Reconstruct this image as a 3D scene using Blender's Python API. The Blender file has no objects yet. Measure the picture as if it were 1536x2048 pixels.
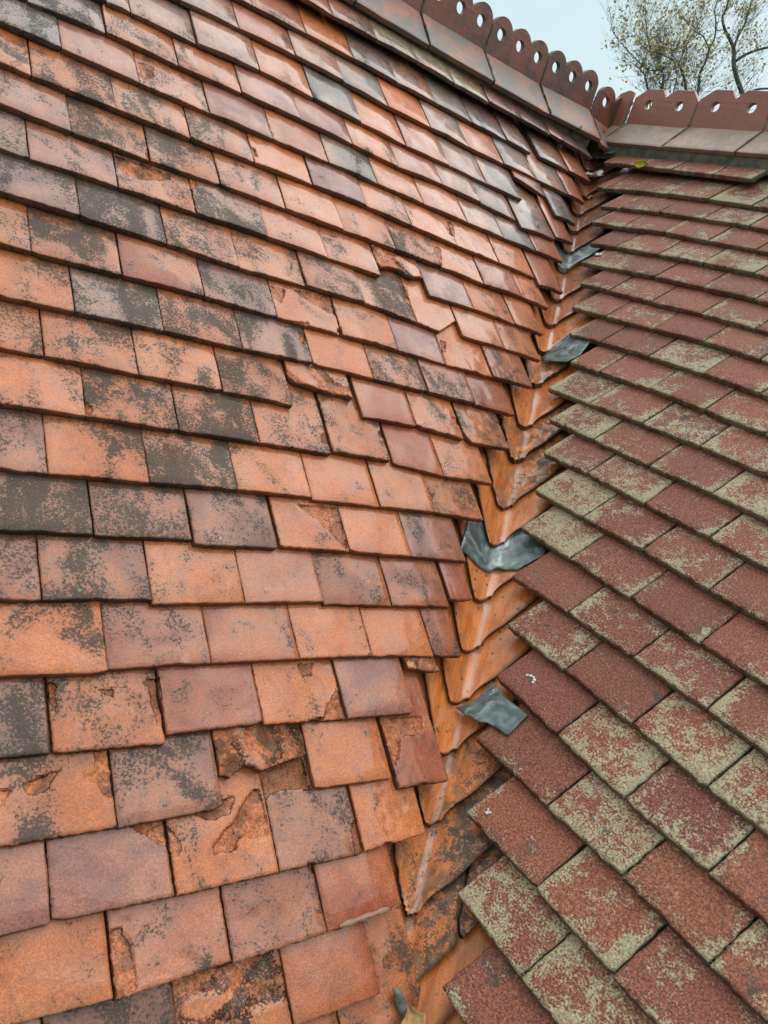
import bpy, bmesh, math, random
from mathutils import Vector, Matrix, noise
from mathutils.geometry import tessellate_polygon
rad = math.radians
sc = bpy.context.scene
COL = sc.collection
# ---------------------------------------------------------------- camera
CAM_LOC = [1.98442, -2.16725, -0.38239]
CAM_R = [[0.556135, 0.769786, 0.313279], [0.404281, 0.07877, -0.911237], [-0.726134, 0.633423, -0.267403]]          # rows: right, down, forward
CAM_F = 1588.9          # focal length in pixels for a 1536 pixel wide picture
cd = bpy.data.cameras.new('camera'); cam = bpy.data.objects.new('camera', cd); COL.objects.link(cam)
cd.sensor_fit = 'HORIZONTAL'; cd.sensor_width = 36.0; cd.lens = CAM_F / 1536 * 36.0
cd.clip_start = 0.02; cd.clip_end = 2000
_r, _d, _f = [Vector(v) for v in CAM_R]
M = Matrix((_r, -_d, -_f)).transposed().to_4x4(); M.translation = Vector(CAM_LOC)
cam.matrix_world = M
sc.camera = cam
# ---------------------------------------------------------------- overcast daylight
SUN_EL, SUN_AZ = rad(64), rad(16)
w = bpy.data.worlds.new('World'); sc.world = w; w.use_nodes = True
nt = w.node_tree; nt.nodes.clear()
sky = nt.nodes.new('ShaderNodeTexSky'); sky.sky_type = 'NISHITA'; sky.sun_disc = False
sky.sun_elevation = SUN_EL; sky.sun_rotation = SUN_AZ; sky.air_density = 1.2; sky.dust_density = 4.0
mixn = nt.nodes.new('ShaderNodeMix'); mixn.data_type = 'RGBA'; mixn.inputs[0].default_value = 0.86
cl = nt.nodes.new('ShaderNodeTexNoise'); cl.inputs['Scale'].default_value = 2.4; cl.inputs['Detail'].default_value = 4
cr = nt.nodes.new('ShaderNodeValToRGB')
cr.color_ramp.elements[0].position = 0.3; cr.color_ramp.elements[0].color = (4.7, 6.0, 6.2, 1)
cr.color_ramp.elements[1].position = 0.7; cr.color_ramp.elements[1].color = (5.9, 6.9, 7.0, 1)
nt.links.new(cl.outputs[0], cr.inputs[0])
nt.links.new(sky.outputs[0], mixn.inputs[6]); nt.links.new(cr.outputs[0], mixn.inputs[7])
bg = nt.nodes.new('ShaderNodeBackground'); bg.inputs[1].default_value = 0.1
nt.links.new(mixn.outputs[2], bg.inputs[0])
wo = nt.nodes.new('ShaderNodeOutputWorld'); nt.links.new(bg.outputs[0], wo.inputs[0])
sd = bpy.data.lights.new('sun', 'SUN'); sd.energy = 1.5; sd.angle = rad(80); sd.color = (1.0, 0.985, 0.96)
so = bpy.data.objects.new('sun', sd); COL.objects.link(so)
_sv = Vector((math.sin(SUN_AZ) * math.cos(SUN_EL) * -1, math.cos(SUN_AZ) * math.cos(SUN_EL), math.sin(SUN_EL)))
so.rotation_euler = _sv.to_track_quat('Z', 'Y').to_euler()
sc.view_settings.view_transform = 'Standard'; sc.view_settings.look = 'None'
sc.view_settings.exposure = 0.58; sc.view_settings.gamma = 1.0; sc.view_settings.use_curve_mapping = False
sc.cycles.max_bounces = 4; sc.cycles.diffuse_bounces = 2; sc.cycles.glossy_bounces = 2
# ---------------------------------------------------------------- measured layout (metres on the two slopes)
PITCH_A=0.75647
PITCH_B=0.81408
TURN_B=-0.03349
VALLEY_O=[-0.02442, 0.00059, -0.02646]
VALLEY_D=[0.60341, -0.55822, -0.56947]
CLAY=[
(0,[([(1.8445,1.952),(1.6859,1.953)],0,'m4'),([(1.6859,1.952),(1.5265,1.953)],1,'o1'),([(1.5265,1.952),(1.3748,1.953)],0,'r1'),([(2.0015,1.952),(1.845,1.952)],0,'m4'),([(2.1595,1.952),(2.003,1.952)],0,'r4'),([(2.3175,1.952),(2.161,1.952)],0,'r4'),([(2.4755,1.952),(2.319,1.952)],0,'m3'),([(2.6335,1.952),(2.477,1.952)],0,'m3')]),
(1,[([(1.9244,1.8448),(1.7664,1.8527)],0,'o2'),([(1.7642,1.8549),(1.6072,1.8516)],0,'p3'),([(1.6047,1.8552),(1.4501,1.8537)],0,'p3'),([(1.4501,1.8537),(1.3057,1.8459)],0,'r0'),([(2.0814,1.8448),(1.9249,1.8448)],0,'o5'),([(2.2394,1.8448),(2.0829,1.8448)],0,'r4'),([(2.3974,1.8448),(2.2409,1.8448)],0,'p2'),([(2.5554,1.8448),(2.3989,1.8448)],0,'m4')]),
(2,[([(1.9921,1.7568),(1.8341,1.7542)],0,'m1'),([(1.8335,1.7533),(1.6781,1.7572)],0,'m1'),([(1.6754,1.7578),(1.5168,1.7591)],0,'o2'),([(1.5168,1.7591),(1.3643,1.7617)],0,'m2'),([(1.361,1.7601),(1.2264,1.7545)],0,'o0'),([(2.1491,1.7568),(1.9926,1.7568)],0,'m4'),([(2.3071,1.7568),(2.1506,1.7568)],0,'m3'),([(2.4651,1.7568),(2.3086,1.7568)],0,'o3'),([(2.6231,1.7568),(2.4666,1.7568)],0,'m3')]),
(3,[([(1.905,1.6595),(1.747,1.6602)],0,'o4'),([(1.7471,1.6614),(1.5916,1.6585)],0,'m4'),([(1.5905,1.6139),(1.5818,1.6156),(1.5741,1.6187),(1.5652,1.6135),(1.5562,1.6089),(1.5465,1.6058),(1.5359,1.6085),(1.5226,1.6173),(1.5117,1.6143),(1.4999,1.612),(1.4859,1.6085),(1.471,1.6065),(1.4541,1.6046),(1.4336,1.6008)],1,'o5'),([(1.4326,1.6548),(1.2789,1.6588)],0,'o1'),([(1.2704,1.6768),(1.156,1.6797)],0,'r2'),([(2.062,1.6595),(1.9055,1.6595)],0,'p2'),([(2.22,1.6595),(2.0635,1.6595)],0,'o3'),([(2.378,1.6595),(2.2215,1.6595)],0,'m3'),([(2.536,1.6595),(2.3795,1.6595)],0,'m3')]),
(4,[([(1.984,1.5556),(1.826,1.5569)],0,'m5'),([(1.8236,1.5584),(1.6702,1.561)],0,'o3'),([(1.6683,1.5494),(1.5088,1.5467)],0,'r2'),([(1.5084,1.5497),(1.3505,1.554)],0,'o1'),([(1.3505,1.554),(1.2007,1.557)],0,'m1'),([(1.1931,1.4752),(1.1671,1.4792),(1.1409,1.4842),(1.1128,1.4846)],1,'o1'),([(2.141,1.5556),(1.9845,1.5556)],0,'p2'),([(2.299,1.5556),(2.1425,1.5556)],0,'m4'),([(2.457,1.5556),(2.3005,1.5556)],0,'m4'),([(2.615,1.5556),(2.4585,1.5556)],0,'r4')]),
(5,[([(1.9032,1.4541),(1.7452,1.4579)],0,'o2'),([(1.7448,1.4523),(1.5849,1.4505)],0,'r4'),([(1.5849,1.4505),(1.4248,1.4496)],0,'r2'),([(1.4248,1.4496),(1.2716,1.451)],0,'o2'),([(1.2716,1.451),(1.1242,1.4573)],0,'o0'),([(1.1242,1.4573),(1.0501,1.459)],0,'r3'),([(2.0602,1.4541),(1.9037,1.4541)],0,'p2'),([(2.2182,1.4541),(2.0617,1.4541)],0,'p2'),([(2.3762,1.4541),(2.2197,1.4541)],0,'o3'),([(2.5342,1.4541),(2.3777,1.4541)],0,'p2')]),
(6,[([(1.987,1.3525),(1.829,1.352)],0,'r5'),([(1.829,1.352),(1.6703,1.3497)],0,'r6'),([(1.671,1.3575),(1.5128,1.354)],0,'o3'),([(1.5128,1.354),(1.3566,1.351)],0,'p1'),([(1.3564,1.3556),(1.2002,1.3575)],0,'r3'),([(1.2002,1.3575),(1.0508,1.3589)],0,'r2'),([(1.0463,1.3443),(0.9807,1.3447)],0,'r1'),([(2.144,1.3525),(1.9875,1.3525)],0,'o5'),([(2.302,1.3525),(2.1455,1.3525)],0,'r4'),([(2.46,1.3525),(2.3035,1.3525)],0,'r4'),([(2.618,1.3525),(2.4615,1.3525)],0,'o5')]),
(7,[([(1.9094,1.2538),(1.7514,1.2504)],0,'r7'),([(1.7508,1.2527),(1.5918,1.2475)],0,'r6'),([(1.5913,1.2578),(1.4335,1.2553)],0,'m4'),([(1.43,1.2523),(1.2783,1.2538)],0,'o1'),([(1.2783,1.2538),(1.1268,1.2566)],0,'o0'),([(1.1268,1.2566),(0.9741,1.2607)],0,'m2'),([(2.0664,1.2538),(1.9099,1.2538)],0,'m4'),([(2.2244,1.2538),(2.0679,1.2538)],0,'r4'),([(2.3824,1.2538),(2.2259,1.2538)],0,'p2'),([(2.5404,1.2538),(2.3839,1.2538)],0,'m4')]),
(8,[([(1.9709,1.1616),(1.8129,1.1582)],0,'m4'),([(1.8129,1.1582),(1.6562,1.1549)],0,'o4'),([(1.6562,1.1549),(1.4974,1.1502)],0,'o6'),([(1.4974,1.1502),(1.3436,1.1509)],0,'o2'),([(1.3432,1.1549),(1.1809,1.1542)],0,'o1'),([(1.1809,1.1542),(1.0336,1.1544)],0,'o2'),([(1.0336,1.1544),(0.8891,1.1612)],0,'o4'),([(2.1279,1.1616),(1.9714,1.1616)],0,'p2'),([(2.2859,1.1616),(2.1294,1.1616)],0,'m3'),([(2.4439,1.1616),(2.2874,1.1616)],0,'m3'),([(2.6019,1.1616),(2.4454,1.1616)],0,'m4')]),
(9,[([(1.9084,1.0527),(1.7504,1.0511)],0,'o3'),([(1.7504,1.0511),(1.5947,1.0522)],0,'o6'),([(1.5947,1.0522),(1.4384,1.0512)],0,'o7'),([(1.4384,1.0512),(1.2778,1.052)],0,'o4'),([(1.2737,1.0438),(1.1268,1.047)],0,'o4'),([(1.1185,1.0516),(0.9808,1.0649)],0,'r1'),([(0.9808,1.0649),(0.8287,1.0659)],0,'o3'),([(2.0654,1.0527),(1.9089,1.0527)],0,'o5'),([(2.2234,1.0527),(2.0669,1.0527)],0,'m4'),([(2.3814,1.0527),(2.2249,1.0527)],0,'m4'),([(2.5394,1.0527),(2.3829,1.0527)],0,'m3')]),
(10,[([(1.9675,0.9602),(1.8095,0.9542)],0,'o4'),([(1.8095,0.9542),(1.6572,0.9561)],0,'o5'),([(1.6572,0.9561),(1.5001,0.9552)],0,'o3'),([(1.5001,0.9552),(1.3496,0.9578)],0,'o4'),([(1.3471,0.8789),(1.34,0.891),(1.3308,0.8981),(1.311,0.8996),(1.282,0.9051),(1.2661,0.9053),(1.248,0.9074),(1.2288,0.9059),(1.2096,0.9056),(1.1922,0.9093)],1,'o3'),([(1.1783,0.9516),(1.0273,0.9473)],0,'r0'),([(1.0273,0.9473),(0.8855,0.9585)],0,'o3'),([(0.8785,0.9367),(0.873,0.9501),(0.8597,0.965),(0.7309,0.9618)],0,'o4'),([(2.1245,0.9602),(1.968,0.9602)],0,'p2'),([(2.2825,0.9602),(2.126,0.9602)],0,'m4'),([(2.4405,0.9602),(2.284,0.9602)],0,'m3'),([(2.5985,0.9602),(2.442,0.9602)],0,'m3')]),
(11,[([(1.9155,0.8613),(1.7575,0.858)],0,'o3'),([(1.7575,0.858),(1.6026,0.8538)],0,'g6'),([(1.6026,0.8538),(1.4442,0.8521)],0,'o5'),([(1.4442,0.8521),(1.2818,0.8478)],0,'m5'),([(1.2818,0.8478),(1.1232,0.8488)],0,'o1'),([(1.1232,0.8488),(0.9672,0.8508)],0,'o5'),([(0.9672,0.8508),(0.8133,0.8543)],0,'p4'),([(0.8133,0.8543),(0.669,0.8586)],0,'r2'),([(2.0725,0.8613),(1.916,0.8613)],0,'o3'),([(2.2305,0.8613),(2.074,0.8613)],0,'o3'),([(2.3885,0.8613),(2.232,0.8613)],0,'p2'),([(2.5465,0.8613),(2.39,0.8613)],0,'o5')]),
(12,[([(1.9807,0.7593),(1.8227,0.7591)],0,'o3'),([(1.8227,0.7591),(1.6698,0.7548)],0,'o5'),([(1.6698,0.7548),(1.5108,0.752)],0,'r1'),([(1.5108,0.752),(1.3515,0.7546)],0,'m4'),([(1.3515,0.7546),(1.1883,0.7523)],0,'o1'),([(1.1883,0.7523),(1.0306,0.754)],0,'o1'),([(1.0306,0.754),(0.8812,0.7594)],0,'m1'),([(0.8812,0.7594),(0.7182,0.7572)],0,'o0'),([(0.7182,0.7572),(0.5704,0.7587)],0,'r3'),([(2.1377,0.7593),(1.9812,0.7593)],0,'r4'),([(2.2957,0.7593),(2.1392,0.7593)],0,'m3'),([(2.4537,0.7593),(2.2972,0.7593)],0,'m4'),([(2.6117,0.7593),(2.4552,0.7593)],0,'m4')]),
(13,[([(1.8957,0.6554),(1.7377,0.6532)],0,'m4'),([(1.7377,0.6532),(1.5765,0.6518)],0,'m7'),([(1.5765,0.6518),(1.4237,0.6567)],0,'o4'),([(1.4237,0.6567),(1.2613,0.6478)],0,'o3'),([(1.2613,0.6478),(1.1038,0.6459)],0,'p3'),([(1.1038,0.6459),(0.9454,0.6547)],0,'o5'),([(0.9454,0.6547),(0.8758,0.6631),(0.8369,0.6351),(0.7961,0.6045)],0,'o0'),([(0.7928,0.6559),(0.6342,0.6536)],0,'o2'),([(0.6342,0.6536),(0.4956,0.6581)],0,'o3'),([(2.0527,0.6554),(1.8962,0.6554)],0,'m4'),([(2.2107,0.6554),(2.0542,0.6554)],0,'m4'),([(2.3687,0.6554),(2.2122,0.6554)],0,'p2'),([(2.5267,0.6554),(2.3702,0.6554)],0,'m4')]),
(14,[([(1.977,0.5552),(1.819,0.5583)],0,'g5'),([(1.819,0.5583),(1.6616,0.5528)],0,'m2'),([(1.6616,0.5528),(1.5044,0.5504)],0,'o5'),([(1.5044,0.5504),(1.3413,0.5474)],0,'m6'),([(1.3413,0.5474),(1.1851,0.5489)],0,'p0'),([(1.1851,0.5489),(1.0316,0.5477)],0,'o2'),([(1.0301,0.5036),(1.0241,0.5103),(1.0172,0.5139),(0.9921,0.5068),(0.9656,0.5023),(0.9465,0.5094),(0.9223,0.5164),(0.9013,0.5065),(0.8796,0.5009)],1,'o1'),([(0.8785,0.5565),(0.7168,0.5497)],0,'m0'),([(0.7168,0.5497),(0.5579,0.5544)],0,'o2'),([(0.5579,0.5544),(0.4403,0.5576)],0,'o1'),([(2.134,0.5552),(1.9775,0.5552)],0,'o3'),([(2.292,0.5552),(2.1355,0.5552)],0,'p2'),([(2.45,0.5552),(2.2935,0.5552)],0,'r4'),([(2.608,0.5552),(2.4515,0.5552)],0,'o5')]),
(15,[([(1.9008,0.4541),(1.7428,0.4592)],0,'m3'),([(1.7428,0.4592),(1.5907,0.4556)],0,'o6'),([(1.5907,0.4556),(1.4373,0.4498)],0,'o5'),([(1.4373,0.4498),(1.2781,0.4481)],0,'p3'),([(1.2781,0.4481),(1.1201,0.4471)],0,'o0'),([(1.1201,0.4471),(0.9586,0.4441)],0,'o1'),([(0.9586,0.4441),(0.8024,0.4441)],0,'o4'),([(0.8024,0.4441),(0.645,0.4491)],0,'o1'),([(0.645,0.4491),(0.487,0.4437)],0,'p2'),([(0.487,0.4437),(0.3742,0.4502)],0,'o3'),([(2.0578,0.4541),(1.9013,0.4541)],0,'m4'),([(2.2158,0.4541),(2.0593,0.4541)],0,'p2'),([(2.3738,0.4541),(2.2173,0.4541)],0,'p2'),([(2.5318,0.4541),(2.3753,0.4541)],0,'p2')]),
(16,[([(1.9658,0.3499),(1.8078,0.3573)],0,'o3'),([(1.8078,0.3573),(1.6524,0.3541)],0,'o5'),([(1.6524,0.3541),(1.4944,0.351)],0,'o4'),([(1.4944,0.351),(1.3416,0.3444)],0,'p4'),([(1.3416,0.3444),(1.185,0.3379)],0,'o0'),([(1.185,0.3379),(1.0256,0.3342)],0,'m0'),([(1.0256,0.3342),(0.8785,0.3421)],0,'o2'),([(0.8785,0.3421),(0.7152,0.3451)],0,'o2'),([(0.7152,0.3451),(0.5479,0.3441)],0,'o1'),([(0.5479,0.3441),(0.394,0.3459)],0,'o2'),([(0.3871,0.3689),(0.2695,0.363)],0,'r2'),([(2.1228,0.3499),(1.9663,0.3499)],0,'r4'),([(2.2808,0.3499),(2.1243,0.3499)],0,'r4'),([(2.4388,0.3499),(2.2823,0.3499)],0,'p2'),([(2.5968,0.3499),(2.4403,0.3499)],0,'o5')]),
(17,[([(1.9076,0.2529),(1.7496,0.2513)],0,'s4'),([(1.7496,0.2513),(1.5953,0.2524)],0,'m1'),([(1.5953,0.2524),(1.4373,0.2498)],0,'o3'),([(1.4373,0.2498),(1.2781,0.2462)],0,'m1'),([(1.2781,0.2462),(1.1192,0.239)],0,'p0'),([(1.1192,0.239),(0.9665,0.2404)],0,'s3'),([(0.9665,0.2404),(0.8079,0.2394)],0,'o0'),([(0.8079,0.2394),(0.6421,0.2367)],0,'p1'),([(0.6421,0.2367),(0.4878,0.2353)],0,'g1'),([(0.4878,0.2353),(0.3433,0.229)],0,'s1'),([(0.3433,0.229),(0.2046,0.2225)],0,'r2'),([(2.0646,0.2529),(1.9081,0.2529)],0,'p2'),([(2.2226,0.2529),(2.0661,0.2529)],0,'m4'),([(2.3806,0.2529),(2.2241,0.2529)],0,'o3'),([(2.5386,0.2529),(2.3821,0.2529)],0,'o3')]),
(18,[([(1.8092,0.1629),(1.6555,0.1458)],0,'s3'),([(1.6555,0.1458),(1.4976,0.1447)],0,'o3'),([(1.4976,0.1447),(1.3428,0.1383)],0,'o3'),([(1.3428,0.1383),(1.1821,0.1332)],0,'m0'),([(1.1821,0.1332),(1.0247,0.1353)],0,'m0'),([(1.0247,0.1353),(0.8726,0.1428)],0,'o2'),([(0.8726,0.1428),(0.7088,0.1291)],0,'p0'),([(0.7088,0.1291),(0.5524,0.1318)],0,'g1'),([(0.5524,0.1318),(0.4005,0.1364)],0,'s1'),([(0.3916,0.1616),(0.2149,0.1397)],0,'s2'),([(0.206,0.1245),(0.1098,0.1172)],0,'r2'),([(1.9662,0.1629),(1.8097,0.1629)],0,'m4'),([(2.1242,0.1629),(1.9677,0.1629)],0,'o5'),([(2.2822,0.1629),(2.1257,0.1629)],0,'m3'),([(2.4402,0.1629),(2.2837,0.1629)],0,'p2'),([(2.5982,0.1629),(2.4417,0.1629)],0,'m4')]),
(19,[([(1.65,0.0517),(1.5962,0.0476)],0,'s2'),([(1.5962,0.0476),(1.4424,0.045)],0,'g1'),([(1.4424,0.045),(1.2785,0.0295)],0,'g0'),([(1.2785,0.0295),(1.1248,0.033)],0,'o1'),([(1.1248,0.033),(0.9725,0.0337)],0,'s1'),([(0.9725,0.0337),(0.8178,0.0427)],0,'o0'),([(0.8178,0.0427),(0.6534,0.0363)],0,'p1'),([(0.6534,0.0363),(0.4931,0.0326)],0,'g1'),([(0.4931,0.0326),(0.3301,0.0296)],0,'s1'),([(0.3245,-0.0743),(0.2892,-0.0652),(0.2584,-0.0559),(0.2211,-0.0491),(0.1822,-0.0447)],0,'r3'),([(0.1666,0.0239),(0.0519,0.0164)],0,'s3'),([(1.807,0.0517),(1.6505,0.0517)],0,'r4'),([(1.965,0.0517),(1.8085,0.0517)],0,'o5'),([(2.123,0.0517),(1.9665,0.0517)],0,'o5'),([(2.281,0.0517),(2.1245,0.0517)],0,'m4'),([(2.439,0.0517),(2.2825,0.0517)],0,'o5'),([(2.597,0.0517),(2.4405,0.0517)],0,'m3')]),
(20,[([(1.47,-0.0773),(1.3165,-0.0899)],0,'g1'),([(1.3165,-0.0899),(1.1532,-0.0988)],0,'p1'),([(1.1532,-0.0988),(1.0004,-0.0953)],0,'g0'),([(1.0004,-0.0953),(0.8496,-0.0876)],0,'s1'),([(0.8496,-0.0876),(0.6868,-0.0938)],0,'o0'),([(0.6868,-0.0938),(0.5294,-0.094)],0,'s1'),([(0.5294,-0.094),(0.3655,-0.105)],0,'p0'),([(0.3655,-0.105),(0.204,-0.1114)],0,'s1'),([(0.204,-0.1114),(0.0352,-0.122)],0,'s1'),([(0.0352,-0.122),(-0.061,-0.1225)],0,'r2'),([(1.627,-0.0773),(1.4705,-0.0773)],0,'m4'),([(1.785,-0.0773),(1.6285,-0.0773)],0,'m3'),([(1.943,-0.0773),(1.7865,-0.0773)],0,'m3'),([(2.101,-0.0773),(1.9445,-0.0773)],0,'o5'),([(2.259,-0.0773),(2.1025,-0.0773)],0,'m4'),([(2.417,-0.0773),(2.2605,-0.0773)],0,'o3'),([(2.575,-0.0773),(2.4185,-0.0773)],0,'m3')]),
(21,[([(1.2641,-0.1999),(1.1003,-0.2097)],0,'p1'),([(1.1003,-0.2097),(0.9438,-0.2144)],0,'o1'),([(0.9438,-0.2144),(0.7857,-0.2153)],0,'s1'),([(0.7857,-0.2153),(0.6298,-0.221)],0,'g1'),([(0.6298,-0.221),(0.4741,-0.2238)],0,'s1'),([(0.4741,-0.2238),(0.3039,-0.2359)],0,'s3'),([(0.3039,-0.2359),(0.1846,-0.233)],0,'g1'),([(0.1352,-0.2454),(-0.0271,-0.2529)],0,'s1'),([(-0.0271,-0.2529),(-0.1473,-0.2533)],0,'r2'),([(1.4211,-0.1999),(1.2646,-0.1999)],0,'m3'),([(1.5791,-0.1999),(1.4226,-0.1999)],0,'p2'),([(1.7371,-0.1999),(1.5806,-0.1999)],0,'o5'),([(1.8951,-0.1999),(1.7386,-0.1999)],0,'r4'),([(2.0531,-0.1999),(1.8966,-0.1999)],0,'o5'),([(2.2111,-0.1999),(2.0546,-0.1999)],0,'p2'),([(2.3691,-0.1999),(2.2126,-0.1999)],0,'o5'),([(2.5271,-0.1999),(2.3706,-0.1999)],0,'o3')]),
(22,[([(1.0064,-0.3148),(0.8509,-0.3244)],0,'m3'),([(0.8509,-0.3244),(0.6902,-0.3351)],0,'l3'),([(0.6902,-0.3351),(0.536,-0.332)],0,'l4'),([(0.536,-0.332),(0.3759,-0.3421)],0,'l2'),([(0.3759,-0.3421),(0.2123,-0.3521)],0,'m4'),([(0.2123,-0.3521),(0.053,-0.3654)],0,'m5'),([(0.053,-0.3654),(-0.187,-0.3686)],0,'m5'),([(1.1634,-0.3148),(1.0069,-0.3148)],0,'p2'),([(1.3214,-0.3148),(1.1649,-0.3148)],0,'o5'),([(1.4794,-0.3148),(1.3229,-0.3148)],0,'r4'),([(1.6374,-0.3148),(1.4809,-0.3148)],0,'m3'),([(1.7954,-0.3148),(1.6389,-0.3148)],0,'m4'),([(1.9534,-0.3148),(1.7969,-0.3148)],0,'o3'),([(2.1114,-0.3148),(1.9549,-0.3148)],0,'m3'),([(2.2694,-0.3148),(2.1129,-0.3148)],0,'r4'),([(2.4274,-0.3148),(2.2709,-0.3148)],0,'o3'),([(2.5854,-0.3148),(2.4289,-0.3148)],0,'o5')]),
(-1,[([(1.445,2.053),(1.288,2.053)],0,'o3'),([(1.603,2.053),(1.446,2.053)],0,'o2'),([(1.761,2.053),(1.604,2.053)],0,'m4'),([(1.919,2.053),(1.762,2.053)],0,'r4'),([(2.077,2.053),(1.92,2.053)],0,'o3'),([(2.235,2.053),(2.078,2.053)],0,'o2'),([(2.393,2.053),(2.236,2.053)],0,'r4'),([(2.551,2.053),(2.394,2.053)],0,'r4')]),
(-2,[([(1.593,2.153),(1.436,2.153)],0,'o3'),([(1.751,2.153),(1.594,2.153)],0,'o2'),([(1.909,2.153),(1.752,2.153)],0,'o2'),([(2.067,2.153),(1.91,2.153)],0,'r4'),([(2.225,2.153),(2.068,2.153)],0,'p2'),([(2.383,2.153),(2.226,2.153)],0,'r4'),([(2.541,2.153),(2.384,2.153)],0,'o3')]),
(-3,[([(1.581,2.253),(1.424,2.253)],0,'o3'),([(1.739,2.253),(1.582,2.253)],0,'p2'),([(1.897,2.253),(1.74,2.253)],0,'r4'),([(2.055,2.253),(1.898,2.253)],0,'p2'),([(2.213,2.253),(2.056,2.253)],0,'o2'),([(2.371,2.253),(2.214,2.253)],0,'o2'),([(2.529,2.253),(2.372,2.253)],0,'o3')]),
(-4,[([(1.729,2.353),(1.572,2.353)],0,'r4'),([(1.887,2.353),(1.73,2.353)],0,'m4'),([(2.045,2.353),(1.888,2.353)],0,'m3'),([(2.203,2.353),(2.046,2.353)],0,'o3'),([(2.361,2.353),(2.204,2.353)],0,'r4'),([(2.519,2.353),(2.362,2.353)],0,'m3')]),
(-5,[([(1.717,2.453),(1.56,2.453)],0,'m4'),([(1.875,2.453),(1.718,2.453)],0,'r4'),([(2.033,2.453),(1.876,2.453)],0,'p2'),([(2.191,2.453),(2.034,2.453)],0,'r4'),([(2.349,2.453),(2.192,2.453)],0,'r4'),([(2.507,2.453),(2.35,2.453)],0,'p2')]),
(-6,[([(1.865,2.553),(1.708,2.553)],0,'p2'),([(2.023,2.553),(1.866,2.553)],0,'o3'),([(2.181,2.553),(2.024,2.553)],0,'p2'),([(2.339,2.553),(2.182,2.553)],0,'m3'),([(2.497,2.553),(2.34,2.553)],0,'r4'),([(2.655,2.553),(2.498,2.553)],0,'o2')])]
SPALL=[
(7,3,[(1.3711,1.1626),(1.28,1.1591),(1.2825,1.2521),(1.3259,1.2034),(1.3446,1.185)]),
(12,3,[(1.3474,0.6663),(1.3139,0.6682),(1.3178,0.6908),(1.3333,0.7104),(1.3464,0.7032)]),
(12,3,[(1.2885,0.6576),(1.1922,0.6498),(1.1869,0.6954),(1.2188,0.6955),(1.2536,0.6814)]),
(12,3,[(1.308,0.7522),(1.2725,0.7473),(1.2855,0.7632),(1.308,0.7656)]),
(12,3,[(1.199,0.7399),(1.1834,0.7293),(1.1858,0.7529),(1.1998,0.7566)]),
(3,3,[(1.7657,1.5577),(1.7455,1.5579),(1.7475,1.6227),(1.758,1.62),(1.7667,1.6031),(1.7857,1.5943),(1.7838,1.5851),(1.7668,1.5853)]),
(3,2,[(1.8593,1.5908),(1.8382,1.5845),(1.807,1.576),(1.8002,1.5673),(1.8169,1.5872),(1.8361,1.606),(1.8538,1.6035)]),
(3,2,[(1.891,1.5936),(1.874,1.5948),(1.8801,1.6115),(1.8914,1.6156)]),
(4,3,[(1.6855,1.4645),(1.6667,1.4654),(1.6696,1.5409),(1.6771,1.5333),(1.6811,1.4977)]),
(4,2,[(1.7648,1.4707),(1.7343,1.4816),(1.737,1.4897),(1.7584,1.4787)]),
(4,2,[(1.8214,1.4641),(1.8124,1.466),(1.8168,1.5041),(1.8218,1.5037)]),
(4,3,[(1.42,1.5497),(1.3947,1.5462),(1.3673,1.5112),(1.3452,1.4906),(1.3527,1.5546)]),
(4,3,[(1.4218,1.4548),(1.3913,1.4526),(1.3992,1.4776),(1.416,1.4767)]),
(2,4,[(1.6125,1.7103),(1.5963,1.6934),(1.5697,1.6741),(1.5547,1.6557),(1.5315,1.6413),(1.5231,1.6418),(1.5198,1.7062),(1.5424,1.7106),(1.5656,1.7019),(1.5841,1.7187),(1.6112,1.7183)]),
(2,2,[(1.6744,1.6669),(1.6572,1.696),(1.6621,1.7078),(1.673,1.709)]),
(2,2,[(1.6378,1.6563),(1.5939,1.6459),(1.5657,1.6465),(1.5811,1.669),(1.6132,1.674)]),
(2,3,[(1.7341,1.6567),(1.6747,1.6559),(1.6761,1.6972),(1.705,1.6765)]),
(2,3,[(1.5163,1.6101),(1.4392,1.6002),(1.4335,1.6547),(1.4976,1.6459),(1.5153,1.6578)]),
(2,3,[(1.3709,1.7162),(1.3596,1.7105),(1.3624,1.7621),(1.3807,1.7602)]),
(1,4,[(1.7622,1.7778),(1.7472,1.7801),(1.7407,1.7958),(1.7351,1.8279),(1.7369,1.8494),(1.7636,1.8561)]),
(3,3,[(1.2709,1.5556),(1.1735,1.5636),(1.1791,1.5835),(1.2017,1.5954),(1.237,1.592),(1.2514,1.6251),(1.2645,1.641),(1.269,1.5796)]),
(14,3,[(1.6547,0.4622),(1.5468,0.4621),(1.5482,0.4755),(1.5972,0.5038),(1.6472,0.514)]),
(13,2,[(1.3393,0.458),(1.3156,0.4578),(1.3226,0.4853),(1.3367,0.4882)]),
(12,2,[(1.4171,0.5872),(1.4045,0.5876),(1.4069,0.6036),(1.419,0.608)]),
(16,2,[(1.1427,0.3616),(1.0762,0.3612),(1.09,0.3894),(1.1322,0.3945)]),
(17,2,[(1.589,0.1796),(1.5535,0.1725),(1.5625,0.2208),(1.5902,0.2299)]),
(12,2,[(0.8728,0.681),(0.8522,0.68),(0.8662,0.715),(0.8815,0.7216)]),
(16,2,[(0.7463,0.2553),(0.6939,0.2518),(0.7055,0.3077),(0.7258,0.312)]),
(15,2,[(0.806,0.365),(0.7738,0.3663),(0.7994,0.4399),(0.8141,0.4051)]),
(11,2,[(1.2958,0.766),(1.282,0.7708),(1.2938,0.8078),(1.3015,0.8097)]),
(13,2,[(0.9591,0.5387),(0.9365,0.5389),(0.9509,0.6163),(0.9637,0.5985)])]
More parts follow.
